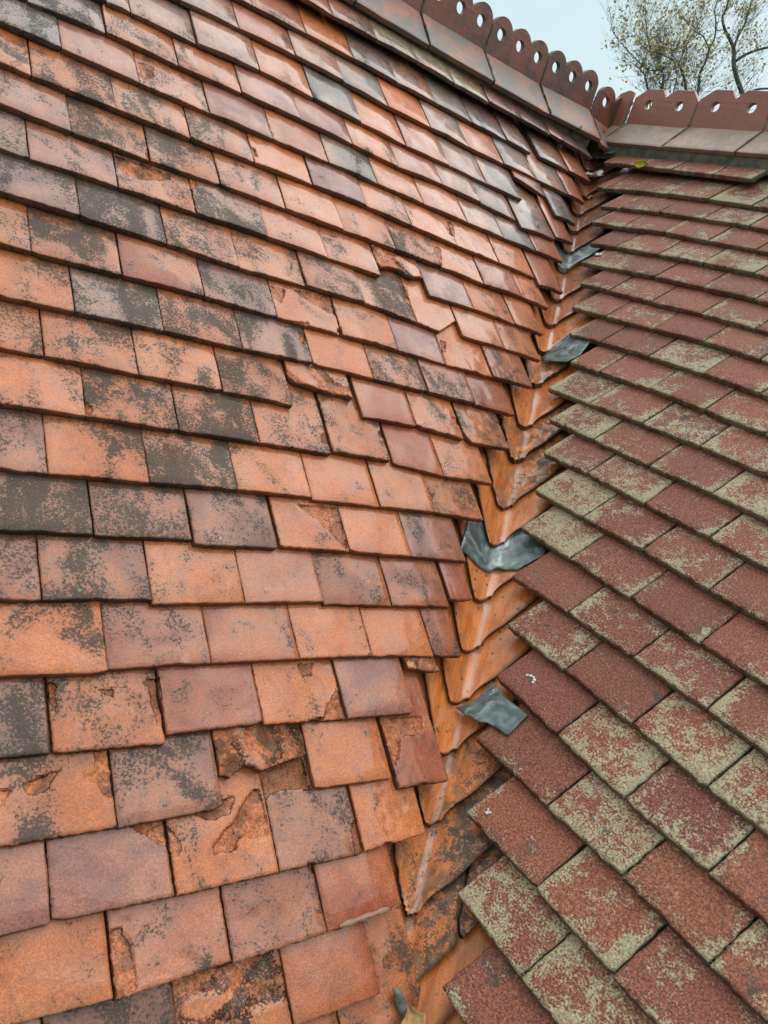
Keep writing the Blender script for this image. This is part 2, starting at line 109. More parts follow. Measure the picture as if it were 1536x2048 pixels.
CONC=[
(0,[(1.4086,1.71),(1.5682,1.714),(1.7352,1.712),(1.9022,1.712),(2.0692,1.712),(2.2362,1.712),(2.4032,1.712),(2.5702,1.712)]),
(1,[(1.3154,1.6125),(1.49,1.6115),(1.6527,1.6121),(1.8197,1.6099),(1.9867,1.6099),(2.1537,1.6099),(2.3207,1.6099),(2.4877,1.6099)]),
(2,[(1.2152,1.5098),(1.4072,1.5086),(1.5696,1.5027),(1.729,1.504),(1.896,1.5078),(2.063,1.5078),(2.23,1.5078),(2.397,1.5078),(2.564,1.5078)]),
(3,[(1.1437,1.3982),(1.3225,1.404),(1.4875,1.411),(1.6503,1.4089),(1.8173,1.4057),(1.9843,1.4057),(2.1513,1.4057),(2.3183,1.4057),(2.4853,1.4057)]),
(4,[(1.0683,1.3015),(1.236,1.3013),(1.4041,1.3027),(1.5643,1.3086),(1.7313,1.3036),(1.8983,1.3036),(2.0653,1.3036),(2.2323,1.3036),(2.3993,1.3036),(2.5663,1.3036)]),
(5,[(0.9775,1.2071),(1.1435,1.2015),(1.3118,1.1994),(1.4754,1.1994),(1.6424,1.2015),(1.8094,1.2015),(1.9764,1.2015),(2.1434,1.2015),(2.3104,1.2015),(2.4774,1.2015)]),
(6,[(0.8843,1.0981),(1.0444,1.097),(1.2154,1.101),(1.3823,1.1022),(1.5493,1.0994),(1.7163,1.0994),(1.8833,1.0994),(2.0503,1.0994),(2.2173,1.0994),(2.3843,1.0994),(2.5513,1.0994)]),
(7,[(0.8204,0.9952),(0.9803,0.9953),(1.1476,0.9935),(1.3165,0.997),(1.4835,0.9973),(1.6505,0.9973),(1.8175,0.9973),(1.9845,0.9973),(2.1515,0.9973),(2.3185,0.9973),(2.4855,0.9973)]),
(8,[(0.7368,0.8926),(0.8865,0.888),(1.0614,0.8901),(1.2316,0.8923),(1.3986,0.8952),(1.5656,0.8952),(1.7326,0.8952),(1.8996,0.8952),(2.0666,0.8952),(2.2336,0.8952),(2.4006,0.8952),(2.5676,0.8952)]),
(9,[(0.6604,0.7944),(0.8144,0.7946),(0.9904,0.7948),(1.1567,0.7922),(1.3237,0.7931),(1.4907,0.7931),(1.6577,0.7931),(1.8247,0.7931),(1.9917,0.7931),(2.1587,0.7931),(2.3257,0.7931),(2.4927,0.7931)]),
(10,[(0.5552,0.704),(0.7057,0.696),(0.8752,0.6914),(1.0413,0.6874),(1.2083,0.6909),(1.3753,0.6909),(1.5423,0.6909),(1.7093,0.6909),(1.8763,0.6909),(2.0433,0.6909),(2.2103,0.6909),(2.3773,0.6909),(2.5443,0.6909)]),
(11,[(0.5268,0.5915),(0.6334,0.587),(0.8008,0.5802),(0.9682,0.5829),(1.1312,0.5879),(1.2982,0.5888),(1.4652,0.5888),(1.6322,0.5888),(1.7992,0.5888),(1.9662,0.5888),(2.1332,0.5888),(2.3002,0.5888),(2.4672,0.5888)]),
(12,[(0.4243,0.4948),(0.5391,0.4838),(0.7059,0.4774),(0.877,0.4766),(1.0383,0.4789),(1.2053,0.4867),(1.3723,0.4867),(1.5393,0.4867),(1.7063,0.4867),(1.8733,0.4867),(2.0403,0.4867),(2.2073,0.4867),(2.3743,0.4867),(2.5413,0.4867)]),
(13,[(0.3299,0.3877),(0.4641,0.3838),(0.6307,0.3774),(0.7921,0.371),(0.9589,0.3747),(1.1259,0.3846),(1.2929,0.3846),(1.4599,0.3846),(1.6269,0.3846),(1.7939,0.3846),(1.9609,0.3846),(2.1279,0.3846),(2.2949,0.3846),(2.4619,0.3846)]),
(14,[(0.2551,0.2793),(0.3741,0.2771),(0.5367,0.2795),(0.7043,0.2734),(0.8725,0.2766),(1.0395,0.2825),(1.2065,0.2825),(1.3735,0.2825),(1.5405,0.2825),(1.7075,0.2825),(1.8745,0.2825),(2.0415,0.2825),(2.2085,0.2825),(2.3755,0.2825),(2.5425,0.2825)]),
(15,[(0.165,0.1847),(0.2851,0.1792),(0.457,0.1708),(0.624,0.1694),(0.7901,0.1696),(0.9571,0.1804),(1.1241,0.1804),(1.2911,0.1804),(1.4581,0.1804),(1.6251,0.1804),(1.7921,0.1804),(1.9591,0.1804),(2.1261,0.1804),(2.2931,0.1804),(2.4601,0.1804)]),
(16,[(0.1049,0.0853),(0.2145,0.0756),(0.3807,0.0711),(0.5419,0.0692),(0.7116,0.0699),(0.8786,0.0783),(1.0456,0.0783),(1.2126,0.0783),(1.3796,0.0783),(1.5466,0.0783),(1.7136,0.0783),(1.8806,0.0783),(2.0476,0.0783),(2.2146,0.0783),(2.3816,0.0783),(2.5486,0.0783)]),
(17,[(0.0088,-0.0244),(0.1432,-0.026),(0.307,-0.0377),(0.477,-0.0342),(0.6401,-0.031),(0.8071,-0.0238),(0.9741,-0.0238),(1.1411,-0.0238),(1.3081,-0.0238),(1.4751,-0.0238),(1.6421,-0.0238),(1.8091,-0.0238),(1.9761,-0.0238),(2.1431,-0.0238),(2.3101,-0.0238),(2.4771,-0.0238)]),
(18,[(-0.0433,-0.1193),(0.0439,-0.1253),(0.2016,-0.1352),(0.3725,-0.1355),(0.5372,-0.1383),(0.7042,-0.1259),(0.8712,-0.1259),(1.0382,-0.1259),(1.2052,-0.1259),(1.3722,-0.1259),(1.5392,-0.1259),(1.7062,-0.1259),(1.8732,-0.1259),(2.0402,-0.1259),(2.2072,-0.1259),(2.3742,-0.1259),(2.5412,-0.1259)]),
(19,[(-0.1697,-0.2297),(-0.1227,-0.2243),(-0.0208,-0.2368),(0.142,-0.2418),(0.3094,-0.2407),(0.473,-0.2362),(0.64,-0.228),(0.807,-0.228),(0.974,-0.228),(1.141,-0.228),(1.308,-0.228),(1.475,-0.228),(1.642,-0.228),(1.809,-0.228),(1.976,-0.228),(2.143,-0.228),(2.31,-0.228),(2.477,-0.228)]),
(20,[(-0.2531,-0.3571),(-0.0916,-0.359),(0.0663,-0.3552),(0.2381,-0.3529),(0.3866,-0.3494)]),
(-1,[(1.4978,1.8141),(1.6648,1.8141),(1.8318,1.8141),(1.9988,1.8141),(2.1658,1.8141),(2.3328,1.8141),(2.4998,1.8141)]),
(-2,[(1.666,1.9162),(1.833,1.9162),(2.0,1.9162),(2.167,1.9162),(2.334,1.9162),(2.501,1.9162)]),
(-3,[(1.754,2.0183),(1.921,2.0183),(2.088,2.0183),(2.255,2.0183),(2.422,2.0183),(2.589,2.0183)]),
(-4,[(1.842,2.1204),(2.009,2.1204),(2.176,2.1204),(2.343,2.1204),(2.51,2.1204)]),
(-5,[(1.93,2.2225),(2.097,2.2225),(2.264,2.2225),(2.431,2.2225),(2.598,2.2225)]),
(-6,[(2.018,2.3246),(2.185,2.3246),(2.352,2.3246),(2.519,2.3246)])]
VK=[2.256,2.103,1.965,1.857,1.736,1.606,1.45,1.33,1.163,1.037,0.859,0.708,0.574,0.438,0.255,0.148,0.01,-0.112,-0.252]
LEAD1=[(1.387,-0.1669),(1.473,-0.141),(1.4877,-0.1069),(1.5101,-0.0723),(1.5318,-0.0168),(1.4812,0.0619),(1.3835,0.1379),(1.3298,0.1773)]
LEAD2=[(0.4216,0.6002),(0.4414,0.6111),(0.5109,0.5865),(0.5224,0.5473),(0.4998,0.4784),(0.4131,0.475),(0.4201,0.5808)]
LEAD3=[(1.1375,1.4965),(1.1532,1.4957),(1.1985,1.4866),(1.2117,1.4764),(1.2593,1.4672),(1.2515,1.4129),(1.1996,1.4146),(1.1751,1.4134),(1.1369,1.4078),(1.1505,1.4465),(1.1482,1.4716)]
LEAD5=[(-0.464,-0.5049),(-0.3763,-0.4404),(-0.3103,-0.4124),(-0.2725,-0.4133),(-0.2594,-0.4288),(-0.3071,-0.4357),(-0.3626,-0.4441),(-0.4451,-0.4964)]
MISC={'drop1':(1.1984,1.3543),'drop2':(1.1579,1.4184),'drop3':(0.1779,0.1249),'yleaf':(-0.0623,-0.3598),'wleaf':[[-0.2537,0.2253,0.2003],[-0.1749,0.1607,0.1202]],'oleaf':[1.462,-1.3233,-1.3634],'stick':[[1.414,-1.3475,-1.3482],[1.4509,-1.3329,-1.3761]],'moss1':[-0.309,0.0995,0.3246],'moss2':[-0.3668,0.2937,0.378],'bead':[(1.4106,1.8521),(1.334,1.8484)],'spot4':(1.3436,1.589)}
CRACKPL=[(2.1618,0.1005),(2.1819,0.0995),(2.2043,0.1087),(2.2163,0.1181),(2.2295,0.129)]
random.seed(7)
SA, CA, SB, CB = math.sin(PITCH_A), math.cos(PITCH_A), math.sin(PITCH_B), math.cos(PITCH_B)
BU = Vector((math.cos(TURN_B), math.sin(TURN_B), 0)); BD = Vector((BU.y, -BU.x, 0)); Z = Vector((0, 0, 1))
NA = Vector((SA, 0, CA)); UPA = Vector((-CA, 0, SA)); XA = Vector((0, 1, 0))
NB = BD * SB + Z * CB; UPB = -BD * CB + Z * SB
def pA(u, s, h=0): return Vector((s * CA, -u, -s * SA)) + NA * h
def pB(u, s, h=0): return BU * u + BD * (s * CB) - Z * (s * SB) + NB * h
def frame(x, y, z, o):
    m = Matrix((x, y, z)).transposed().to_4x4(); m.translation = o; return m
# ---------------------------------------------------------------- object helpers
def link(name, me, mat, parent=None, mw=None):
    o = bpy.data.objects.new(name, me); COL.objects.link(o)
    if mat is not None:
        me.materials.clear(); me.materials.append(mat)
    if parent is not None: o.parent = parent
    if mw is not None: o.matrix_world = mw if parent is None else mw
    return o
def empty(name, label, cat, loc=(0, 0, 0), group=None):
    o = bpy.data.objects.new(name, None); COL.objects.link(o); o.empty_display_size = .1
    tag(o, label, cat, group); return o
def tag(o, label=None, cat=None, group=None, kind=None):
    if label: o['label'] = label
    if cat: o['category'] = cat
    if group: o['group'] = group
    if kind: o['kind'] = kind
    return o
def mesh(name, v, f, ang=35):
    me = bpy.data.meshes.new(name); me.from_pydata([tuple(q) for q in v], [], f); me.update()
    me.polygons.foreach_set('use_smooth', [True] * len(me.polygons))
    me.set_sharp_from_angle(angle=rad(ang))
    return me
def fbm(p, o=4): return noise.fractal(p, .9, 2.1, o, noise_basis='PERLIN_ORIGINAL')
def lerp(a, b, t): return a + (b - a) * t
def poly_at(pts, x):
    if x <= pts[0][0]: return pts[0][1]
    for (x0, y0), (x1, y1) in zip(pts[:-1], pts[1:]):
        if x <= x1: return lerp(y0, y1, (x - x0) / max(1e-6, x1 - x0))
    return pts[-1][1]
def sdist(p, poly):
    x, y = p; d = 1e9; ins = False; n = len(poly)
    for i in range(n):
        x0, y0 = poly[i]; x1, y1 = poly[(i + 1) % n]
        ex, ey = x1 - x0, y1 - y0; t = max(0, min(1, ((x - x0) * ex + (y - y0) * ey) / (ex * ex + ey * ey + 1e-12)))
        d = min(d, math.hypot(x - x0 - ex * t, y - y0 - ey * t))
        if (y0 > y) != (y1 > y) and x < (x1 - x0) * (y - y0) / (y1 - y0 + 1e-15) + x0: ins = not ins
    return -d if ins else d
def ss(a, b, x):
    t = max(0, min(1, (x - a) / (b - a))); return t * t * (3 - 2 * t)
# ---------------------------------------------------------------- node helpers
class NT:
    def __init__(s, name):
        s.m = bpy.data.materials.new(name); s.m.use_nodes = True; s.t = s.m.node_tree; s.n = s.t.nodes; s.n.clear()
        s.out = s.n.new('ShaderNodeOutputMaterial'); s.b = s.n.new('ShaderNodeBsdfPrincipled'); s.l(s.b.outputs[0], s.out.inputs[0])
    def l(s, a, b): s.t.links.new(a, b)
    def set(s, sock, v):
        if hasattr(v, 'is_linked') or hasattr(v, 'links'): s.l(v, sock)
        else: sock.default_value = v
    def coord(s, seeded=True, scale=(1, 1, 1)):
        tc = s.n.new('ShaderNodeTexCoord'); v = tc.outputs['Object']
        if scale != (1, 1, 1): v = s.vm('MULTIPLY', v, scale)
        if seeded:
            oi = s.n.new('ShaderNodeObjectInfo'); v = s.vm('ADD', v, s.vm('SCALE', (37.1, 61.7, 19.3), sc=oi.outputs['Random']))
        return v
    def vm(s, op, a, b=None, sc=None):
        n = s.n.new('ShaderNodeVectorMath'); n.operation = op; s.set(n.inputs[0], a)
        if b is not None: s.set(n.inputs[1], b)
        if sc is not None: s.set(n.inputs['Scale'], sc)
        return n.outputs[0]
    def ma(s, op, a, b=0.0, c=0.0, clamp=False):
        n = s.n.new('ShaderNodeMath'); n.operation = op; n.use_clamp = clamp
        s.set(n.inputs[0], a); s.set(n.inputs[1], b)
        if op in ('MULTIPLY_ADD', 'COMPARE', 'SMOOTH_MIN'): s.set(n.inputs[2], c)
        return n.outputs[0]
    def noise(s, v, scale, detail=4, rough=.6, dist=0):
        n = s.n.new('ShaderNodeTexNoise'); s.l(v, n.inputs['Vector']); n.inputs['Scale'].default_value = scale
        n.inputs['Detail'].default_value = detail; n.inputs['Roughness'].default_value = rough; n.inputs['Distortion'].default_value = dist
        return n.outputs[0]
    def voro(s, v, scale, feat='F1'):
        n = s.n.new('ShaderNodeTexVoronoi'); n.feature = feat; s.l(v, n.inputs['Vector']); n.inputs['Scale'].default_value = scale; return n.outputs[0]
    def step(s, x, a, b):
        n = s.n.new('ShaderNodeMapRange'); n.interpolation_type = 'SMOOTHSTEP'; s.set(n.inputs[0], x); s.set(n.inputs[1], a); s.set(n.inputs[2], b); return n.outputs[0]
    def mix(s, f, a, b, op='MIX'):
        n = s.n.new('ShaderNodeMix'); n.data_type = 'RGBA'; n.blend_type = op; s.set(n.inputs[0], f)
        for k, c in ((6, a), (7, b)):
            if isinstance(c, tuple): n.inputs[k].default_value = (*c[:3], 1)
            else: s.l(c, n.inputs[k])
        return n.outputs[2]
    def attr(s, name):
        n = s.n.new('ShaderNodeAttribute'); n.attribute_name = name; return n.outputs['Fac']
    def bump(s, h, strength, dist):
        n = s.n.new('ShaderNodeBump'); n.inputs['Strength'].default_value = strength; n.inputs['Distance'].default_value = dist
        s.l(h, n.inputs['Height']); s.l(n.outputs[0], s.b.inputs['Normal'])
    def fin(s, col, rough, spec=.5, metal=0.0, coat=0.0, coatr=.15):
        if isinstance(col, tuple): s.b.inputs['Base Color'].default_value = (*col, 1)
        else: s.l(col, s.b.inputs['Base Color'])
        s.set(s.b.inputs['Roughness'], rough)
        if not s.b.inputs['Specular IOR Level'].is_linked: s.b.inputs['Specular IOR Level'].default_value = spec
        s.set(s.b.inputs['Metallic'], metal); s.set(s.b.inputs['Coat Weight'], coat); s.b.inputs['Coat Roughness'].default_value = coatr
        return s.m
def clay_mat():
    s = NT('weathered clay'); v = s.coord(); oi = s.n.new('ShaderNodeObjectInfo')
    base, dark, rnd = oi.outputs['Color'], oi.outputs['Alpha'], oi.outputs['Random']
    big = s.noise(v, 7, 2, .55, .6); mid = s.noise(v, 26, 4, .65, .8); fine = s.noise(v, 330, 2, .6); grit = s.noise(v, 950, 1, .5); patch = s.noise(s.vm('MULTIPLY', v, (1, .62, 1)), 12, 2, .5, 1.0); speck = s.noise(v, 210, 2, .65)
    edge = s.attr('edge'); sv = s.ma('ADD', s.attr('spall'), s.ma('ADD', s.ma('MULTIPLY', s.ma('SUBTRACT', mid, .5), .55), s.ma('MULTIPLY', s.ma('SUBTRACT', speck, .5), .45))); sv = s.ma('MULTIPLY', sv, s.step(s.attr('spall'), .02, .2)); spl = s.step(sv, .46, .54)
    c = s.mix(s.step(big, .42, .62), base, s.mix(.5, base, (.68, .235, .09)))          # flashes of paler orange in the clay
    c = s.mix(s.ma('MULTIPLY', s.step(mid, .38, .68), .6), c, s.mix(1.0, c, (.66, .56, .54), 'MULTIPLY'))
    c = s.mix(s.step(fine, .40, .62), s.mix(1.0, c, (.78, .72, .68), 'MULTIPLY'), s.mix(1.0, c, (1.12, 1.1, 1.08), 'MULTIPLY'))
    c = s.mix(s.step(grit, .62, .72), c, s.mix(1.0, c, (.40, .36, .36), 'MULTIPLY'))
    # black-grey algae in grainy patches, amount per tile
    field = s.ma('ADD', s.ma('ADD', s.ma('MULTIPLY', patch, .70), s.ma('MULTIPLY', mid, .50)), s.ma('ADD', s.ma('MULTIPLY', fine, .50), s.ma('MULTIPLY', speck, .50)))
    thr = s.ma('SUBTRACT', 1.30, s.ma('MULTIPLY', dark, .37))
    al = s.step(field, s.ma('SUBTRACT', thr, .02), s.ma('ADD', thr, .12))
    algae = s.mix(s.step(grit, .4, .62), (.040, .034, .028), (.115, .095, .076))
    film = s.ma('MULTIPLY', s.step(field, s.ma('SUBTRACT', thr, .24), thr), s.ma('ADD', .06, s.ma('MULTIPLY', dark, .8)))
    c = s.mix(film, c, s.mix(.60, c, (.085, .058, .042)))
    c = s.mix(s.ma('MULTIPLY', al, .88), c, algae)
    # pale lichen dots, small dark pits
    dot = s.step(s.ma('ADD', s.voro(v, 34), s.ma('MULTIPLY', fine, .12)), .19, .13); few = s.step(big, .60, .66)
    c = s.mix(s.ma('MULTIPLY', s.ma('MULTIPLY', dot, few), .75), c, (.30, .33, .22))
    pit = s.ma('MULTIPLY', s.step(s.voro(v, 150), .17, .10), s.step(mid, .52, .60))
    c = s.mix(s.ma('MULTIPLY', pit, .8), c, (.04, .03, .03))
    # spalled clay body: flaking layers with dark step edges
    rough_ = s.noise(v, 36, 4, .62); lay = s.ma('MULTIPLY', rough_, 9.0); fr_ = s.ma('FRACT', lay); line = s.step(fr_, .20, .02)
    raw = s.mix(s.step(s.ma('ADD', speck, s.ma('MULTIPLY', fine, .5)), .62, .88), (.40, .125, .045), (.70, .215, .085)); raw = s.mix(s.ma('MULTIPLY', line, s.step(mid, .42, .56)), raw, (.10, .035, .014))
    raw = s.mix(s.ma('MULTIPLY', s.step(s.ma('ADD', patch, s.ma('MULTIPLY', s.ma('SUBTRACT', rough_, .5), .8)), .44, .58), s.ma('ADD', .3, dark, clamp=True)), raw, s.mix(.80, raw, (.060, .044, .030)))
    c = s.mix(spl, c, raw)
    c = s.mix(s.ma('MULTIPLY', s.ma('MULTIPLY', s.step(sv, .44, .52), s.step(sv, .66, .54)), s.step(patch, .36, .54)), c, (.045, .020, .010))
    c = s.mix(s.ma('MULTIPLY', edge, .95), c, s.mix(.88, c, (.026, .017, .013)))  # tail and side faces blackened: shadow lines under the courses painted in
    wet = s.step(s.ma('ADD', big, s.ma('MULTIPLY', rnd, .18)), .38, .70)
    ro = s.ma('SUBTRACT', .42, s.ma('MULTIPLY', wet, .16)); ro = s.ma('ADD', ro, s.ma('MULTIPLY', s.ma('ADD', s.ma('MULTIPLY', spl, .2), s.ma('MULTIPLY', edge, .3)), 1.0))
    ro = s.ma('ADD', ro, s.ma('ADD', s.ma('MULTIPLY', al, .28), s.ma('MULTIPLY', s.ma('SUBTRACT', grit, .5), .25)))
    s.l(s.ma('SUBTRACT', .35, s.ma('MULTIPLY', al, .25)), s.b.inputs['Specular IOR Level'])
    h = s.ma('ADD', s.ma('ADD', s.ma('MULTIPLY', fine, .5), s.ma('MULTIPLY', mid, 1.6)), s.ma('MULTIPLY', grit, .28))
    h = s.ma('ADD', h, s.ma('MULTIPLY', s.ma('ADD', s.ma('FLOOR', lay), s.ma('MULTIPLY', speck, 1.6)), s.ma('MULTIPLY', spl, 1.25))); h = s.ma('SUBTRACT', h, s.ma('MULTIPLY', spl, 7.0)); h = s.ma('SUBTRACT', h, s.ma('MULTIPLY', pit, .5))
    s.bump(h, .75, .0016)
    co = s.ma('MULTIPLY', s.ma('MULTIPLY', s.ma('ADD', .5, s.ma('MULTIPLY', wet, .5)), s.ma('ADD', .62, s.ma('MULTIPLY', s.step(s.ma('ADD', mid, s.ma('MULTIPLY', speck, .4)), .60, .78), .38))), s.ma('SUBTRACT', 1, s.ma('ADD', s.ma('MULTIPLY', al, .75), s.ma('ADD', edge, s.ma('MULTIPLY', spl, .6))), clamp=True))
    s.b.inputs['Coat IOR'].default_value = 1.45
    return s.fin(c, ro, .35, 0, co, .09)
def conc_mat():
    s = NT('granular concrete'); v = s.coord(); oi = s.n.new('ShaderNodeObjectInfo'); dark = oi.outputs['Alpha']
    gr = s.noise(v, 270, 3, .75); g2 = s.voro(v, 420); mid = s.noise(v, 60, 3, .7); big = s.noise(v, 12, 3, .6)
    c = s.mix(s.step(gr, .35, .65), (.12, .036, .024), (.42, .122, .068)); c = s.mix(1.0, c, oi.outputs['Color'], 'MULTIPLY')
    c = s.mix(s.step(s.noise(v, 300, 2), .58, .70), c, (.46, .23, .17))
    c = s.mix(s.ma('MULTIPLY', s.step(big, .55, .72), .55), c, (.075, .055, .055))
    edge = s.attr('edge')
    f = s.ma('ADD', s.ma('ADD', s.ma('MULTIPLY', big, .60), s.ma('MULTIPLY', mid, .62)), s.ma('MULTIPLY', gr, .62))
    f = s.ma('ADD', f, s.ma('MULTIPLY', s.attr('lich'), .30))
    thr = s.ma('SUBTRACT', 1.115, s.ma('MULTIPLY', dark, .29))
    li = s.step(f, s.ma('SUBTRACT', thr, .02), s.ma('ADD', thr, .15))
    lc = s.mix(s.step(gr, .4, .64), (.34, .27, .15), (.65, .55, .34)); lc = s.mix(s.step(mid, .45, .65), lc, s.mix(.2, lc, (.46, .44, .32)))
    c = s.mix(s.ma('MULTIPLY', li, .86), c, lc)
    blk = s.step(s.noise(v, 19, 4, .6), .665, .72); c = s.mix(s.ma('MULTIPLY', blk, .72), c, (.05, .052, .045))
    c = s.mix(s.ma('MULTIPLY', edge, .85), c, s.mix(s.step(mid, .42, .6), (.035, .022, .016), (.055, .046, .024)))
    sp = s.step(s.noise(v, 700, 1), .73, .78); c = s.mix(s.ma('MULTIPLY', sp, .6), c, (.62, .60, .5))
    h = s.ma('ADD', s.ma('MULTIPLY', gr, 1.0), s.ma('MULTIPLY', g2, -.6)); h = s.ma('ADD', h, s.ma('MULTIPLY', mid, .8))
    s.bump(h, .9, .0022)
    return s.fin(c, s.ma('ADD', .52, s.ma('MULTIPLY', gr, .3)), .45, 0, .08, .3)
def valley_mat():
    s = NT('wet orange clay'); v = s.coord(); oi = s.n.new('ShaderNodeObjectInfo'); dark = oi.outputs['Alpha']
    st = s.noise(s.vm('MULTIPLY', v, (1, .16, 1)), 55, 5, .6, .4); mid = s.noise(v, 34, 5, .65, .6); fine = s.noise(v, 300, 3); big = s.noise(v, 9, 3)
    c = s.mix(s.step(st, .36, .64), (.54, .125, .014), (.76, .225, .055)); c = s.mix(s.step(big, .4, .62), c, s.mix(.4, c, (.64, .23, .09)))
    c = s.mix(s.step(fine, .58, .70), c, s.mix(1.0, c, (.5, .45, .42), 'MULTIPLY'))
    # pale line down the trough: wear, plus wet highlight painted into the colour
    tc = s.n.new('ShaderNodeTexCoord'); sx = s.n.new('ShaderNodeSeparateXYZ'); s.l(tc.outputs['Object'], sx.inputs[0])
    xl = s.ma('ABSOLUTE', s.ma('ADD', sx.outputs[0], s.ma('MULTIPLY', s.ma('SUBTRACT', s.noise(v, 30, 3), .5), .012)))
    c = s.mix(s.ma('MULTIPLY', s.step(xl, .0055, .0015), .6), c, (.56, .31, .22))
    side = s.step(sx.outputs[0], -.02, .05)
    f = s.ma('ADD', s.ma('ADD', s.ma('MULTIPLY', mid, .7), s.ma('MULTIPLY', fine, .5)), s.ma('MULTIPLY', side, .10)); thr = s.ma('SUBTRACT', .90, s.ma('MULTIPLY', dark, .34))
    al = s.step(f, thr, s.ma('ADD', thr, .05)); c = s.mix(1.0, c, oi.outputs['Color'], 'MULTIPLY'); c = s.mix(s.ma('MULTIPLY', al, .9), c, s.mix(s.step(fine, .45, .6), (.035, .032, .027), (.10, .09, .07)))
    spot = s.ma('MULTIPLY', s.step(s.ma('ADD', s.voro(v, 52), s.ma('MULTIPLY', fine, .2)), .33, .24), s.step(big, .46, .56)); c = s.mix(s.ma('MULTIPLY', spot, .8), c, (.05, .045, .035))
    grime = s.step(s.ma('ADD', s.noise(s.vm('MULTIPLY', v, (1, .3, 1)), 24, 3), s.ma('MULTIPLY', fine, .25)), .60, .78); c = s.mix(s.ma('MULTIPLY', grime, .38), c, s.mix(.6, c, (.09, .055, .03)))
    spl = s.attr('spall'); c = s.mix(s.ma('MULTIPLY', spl, .7), c, s.mix(s.step(mid, .42, .58), (.14, .10, .06), (.40, .17, .07)))
    c = s.mix(s.ma('MULTIPLY', s.attr('edge'), .9), c, (.045, .022, .012))  # rim and edge faces darkened: wet clay plus painted-in shade
    wet = s.step(big, .35, .65)
    h = s.ma('ADD', s.ma('MULTIPLY', mid, 1.4), s.ma('ADD', s.ma('MULTIPLY', fine, .4), s.ma('MULTIPLY', st, 1.0)))
    s.bump(h, .9, .0020)
    return s.fin(c, s.ma('ADD', s.ma('MULTIPLY', al, .25), s.ma('SUBTRACT', .40, s.ma('MULTIPLY', wet, .16))), .4, 0, s.ma('MULTIPLY', s.ma('ADD', .3, s.ma('MULTIPLY', wet, .6)), s.ma('SUBTRACT', 1, s.ma('ADD', s.attr('edge'), s.ma('MULTIPLY', al, .8)), clamp=True)), .12)
def ridge_mat(name, ca, cb, grey, gam):
    s = NT(name); v = s.coord(); big = s.noise(v, 10, 4, .6, .5); mid = s.noise(v, 45, 5, .7); fine = s.noise(v, 350, 3)
    c = s.mix(s.step(big, .38, .64), ca, cb); c = s.mix(s.ma('MULTIPLY', s.step(mid, .45, .66), gam), c, grey)
    c = s.mix(s.step(fine, .55, .7), c, s.mix(1.0, c, (.6, .6, .6), 'MULTIPLY')); c = s.mix(s.ma('MULTIPLY', s.step(s.noise(v, 160, 2), .66, .72), .5), c, (.34, .34, .28))
    c = s.mix(s.ma('MULTIPLY', s.attr('edge'), .6), c, (.05, .035, .03))
    s.bump(s.ma('ADD', s.ma('MULTIPLY', mid, 1.2), s.ma('MULTIPLY', fine, .5)), .7, .0022)
    return s.fin(c, s.ma('ADD', .34, s.ma('MULTIPLY', mid, .25)), .5, 0, .15, .25)
def lead_mat():
    s = NT('weathered lead'); v = s.coord(); mid = s.noise(v, 28, 5, .6, 1.0); fine = s.noise(v, 220, 3); st = s.noise(s.vm('MULTIPLY', v, (1, .2, 1)), 60, 4)
    c = s.mix(s.step(mid, .35, .7), (.085, .108, .108), (.21, .25, .24)); c = s.mix(s.ma('MULTIPLY', s.step(s.noise(v, 17, 4, .6, .8), .54, .68), .7), c, (.46, .54, .51))
    c = s.mix(s.ma('MULTIPLY', s.step(s.noise(v, 23, 3, .6, .5), .57, .68), .6), c, (.16, .17, .10)); c = s.mix(s.ma('MULTIPLY', s.step(st, .55, .7), .4), c, (.05, .06, .065))
    s.bump(s.ma('ADD', mid, s.ma('MULTIPLY', fine, .3)), .3, .0015)
    return s.fin(c, s.ma('ADD', .25, s.ma('MULTIPLY', mid, .3)), .5, .35, .1, .2)
def simple(name, ca, cb, scale, rough=.7, bumpd=.002, metal=0):
    s = NT(name); v = s.coord(); n1 = s.noise(v, scale, 5, .65); n2 = s.noise(v, scale * 9, 3)
    c = s.mix(s.step(n1, .35, .65), ca, cb); c = s.mix(s.ma('MULTIPLY', s.step(n2, .55, .7), .5), c, s.mix(1.0, c, (.55, .55, .55), 'MULTIPLY'))
    s.bump(s.ma('ADD', n1, s.ma('MULTIPLY', n2, .4)), .7, bumpd)
    return s.fin(c, rough, .4, metal)
CLAY_M, CONC_M, VAL_M, LEAD_M = clay_mat(), conc_mat(), valley_mat(), lead_mat()
RIDGE_A = ridge_mat('dark ridge clay', (.27, .070, .040), (.115, .042, .032), (.13, .095, .075), .6)
SKIRT_A = ridge_mat('ridge skirt clay', (.17, .135, .12), (.46, .15, .08), (.16, .16, .15), .75)
RIDGE_B = ridge_mat('red ridge clay', (.38, .125, .082), (.33, .115, .080), (.25, .115, .09), .3)
SKIRT_B = ridge_mat('sky-sheen painted skirt clay', (.44, .27, .20), (.30, .20, .16), (.20, .185, .165), .55)  # paler than the crest: sky reflection put into the skirt colour
MORTAR = simple('mossy mortar', (.075, .078, .055), (.16, .155, .115), 26, .85, .006)
MORTAR_P = simple('pink mortar', (.40, .20, .13), (.34, .22, .15), 40, .6, .002)
GREEN_J = simple('mossy joint', (.05, .075, .02), (.09, .085, .05), 60, .85, .003)
MOSS_M = simple('joint moss', (.045, .06, .016), (.10, .105, .04), 150, .9, .001)
MORTAR_L = simple('grey mortar', (.17, .145, .12), (.28, .25, .21), 60, .85, .003)
DECK = simple('dark underlay', (.022, .020, .018), (.035, .03, .026), 20, .8)
WOOD = simple('grey weathered wood', (.20, .19, .16), (.11, .10, .085), 60, .7)
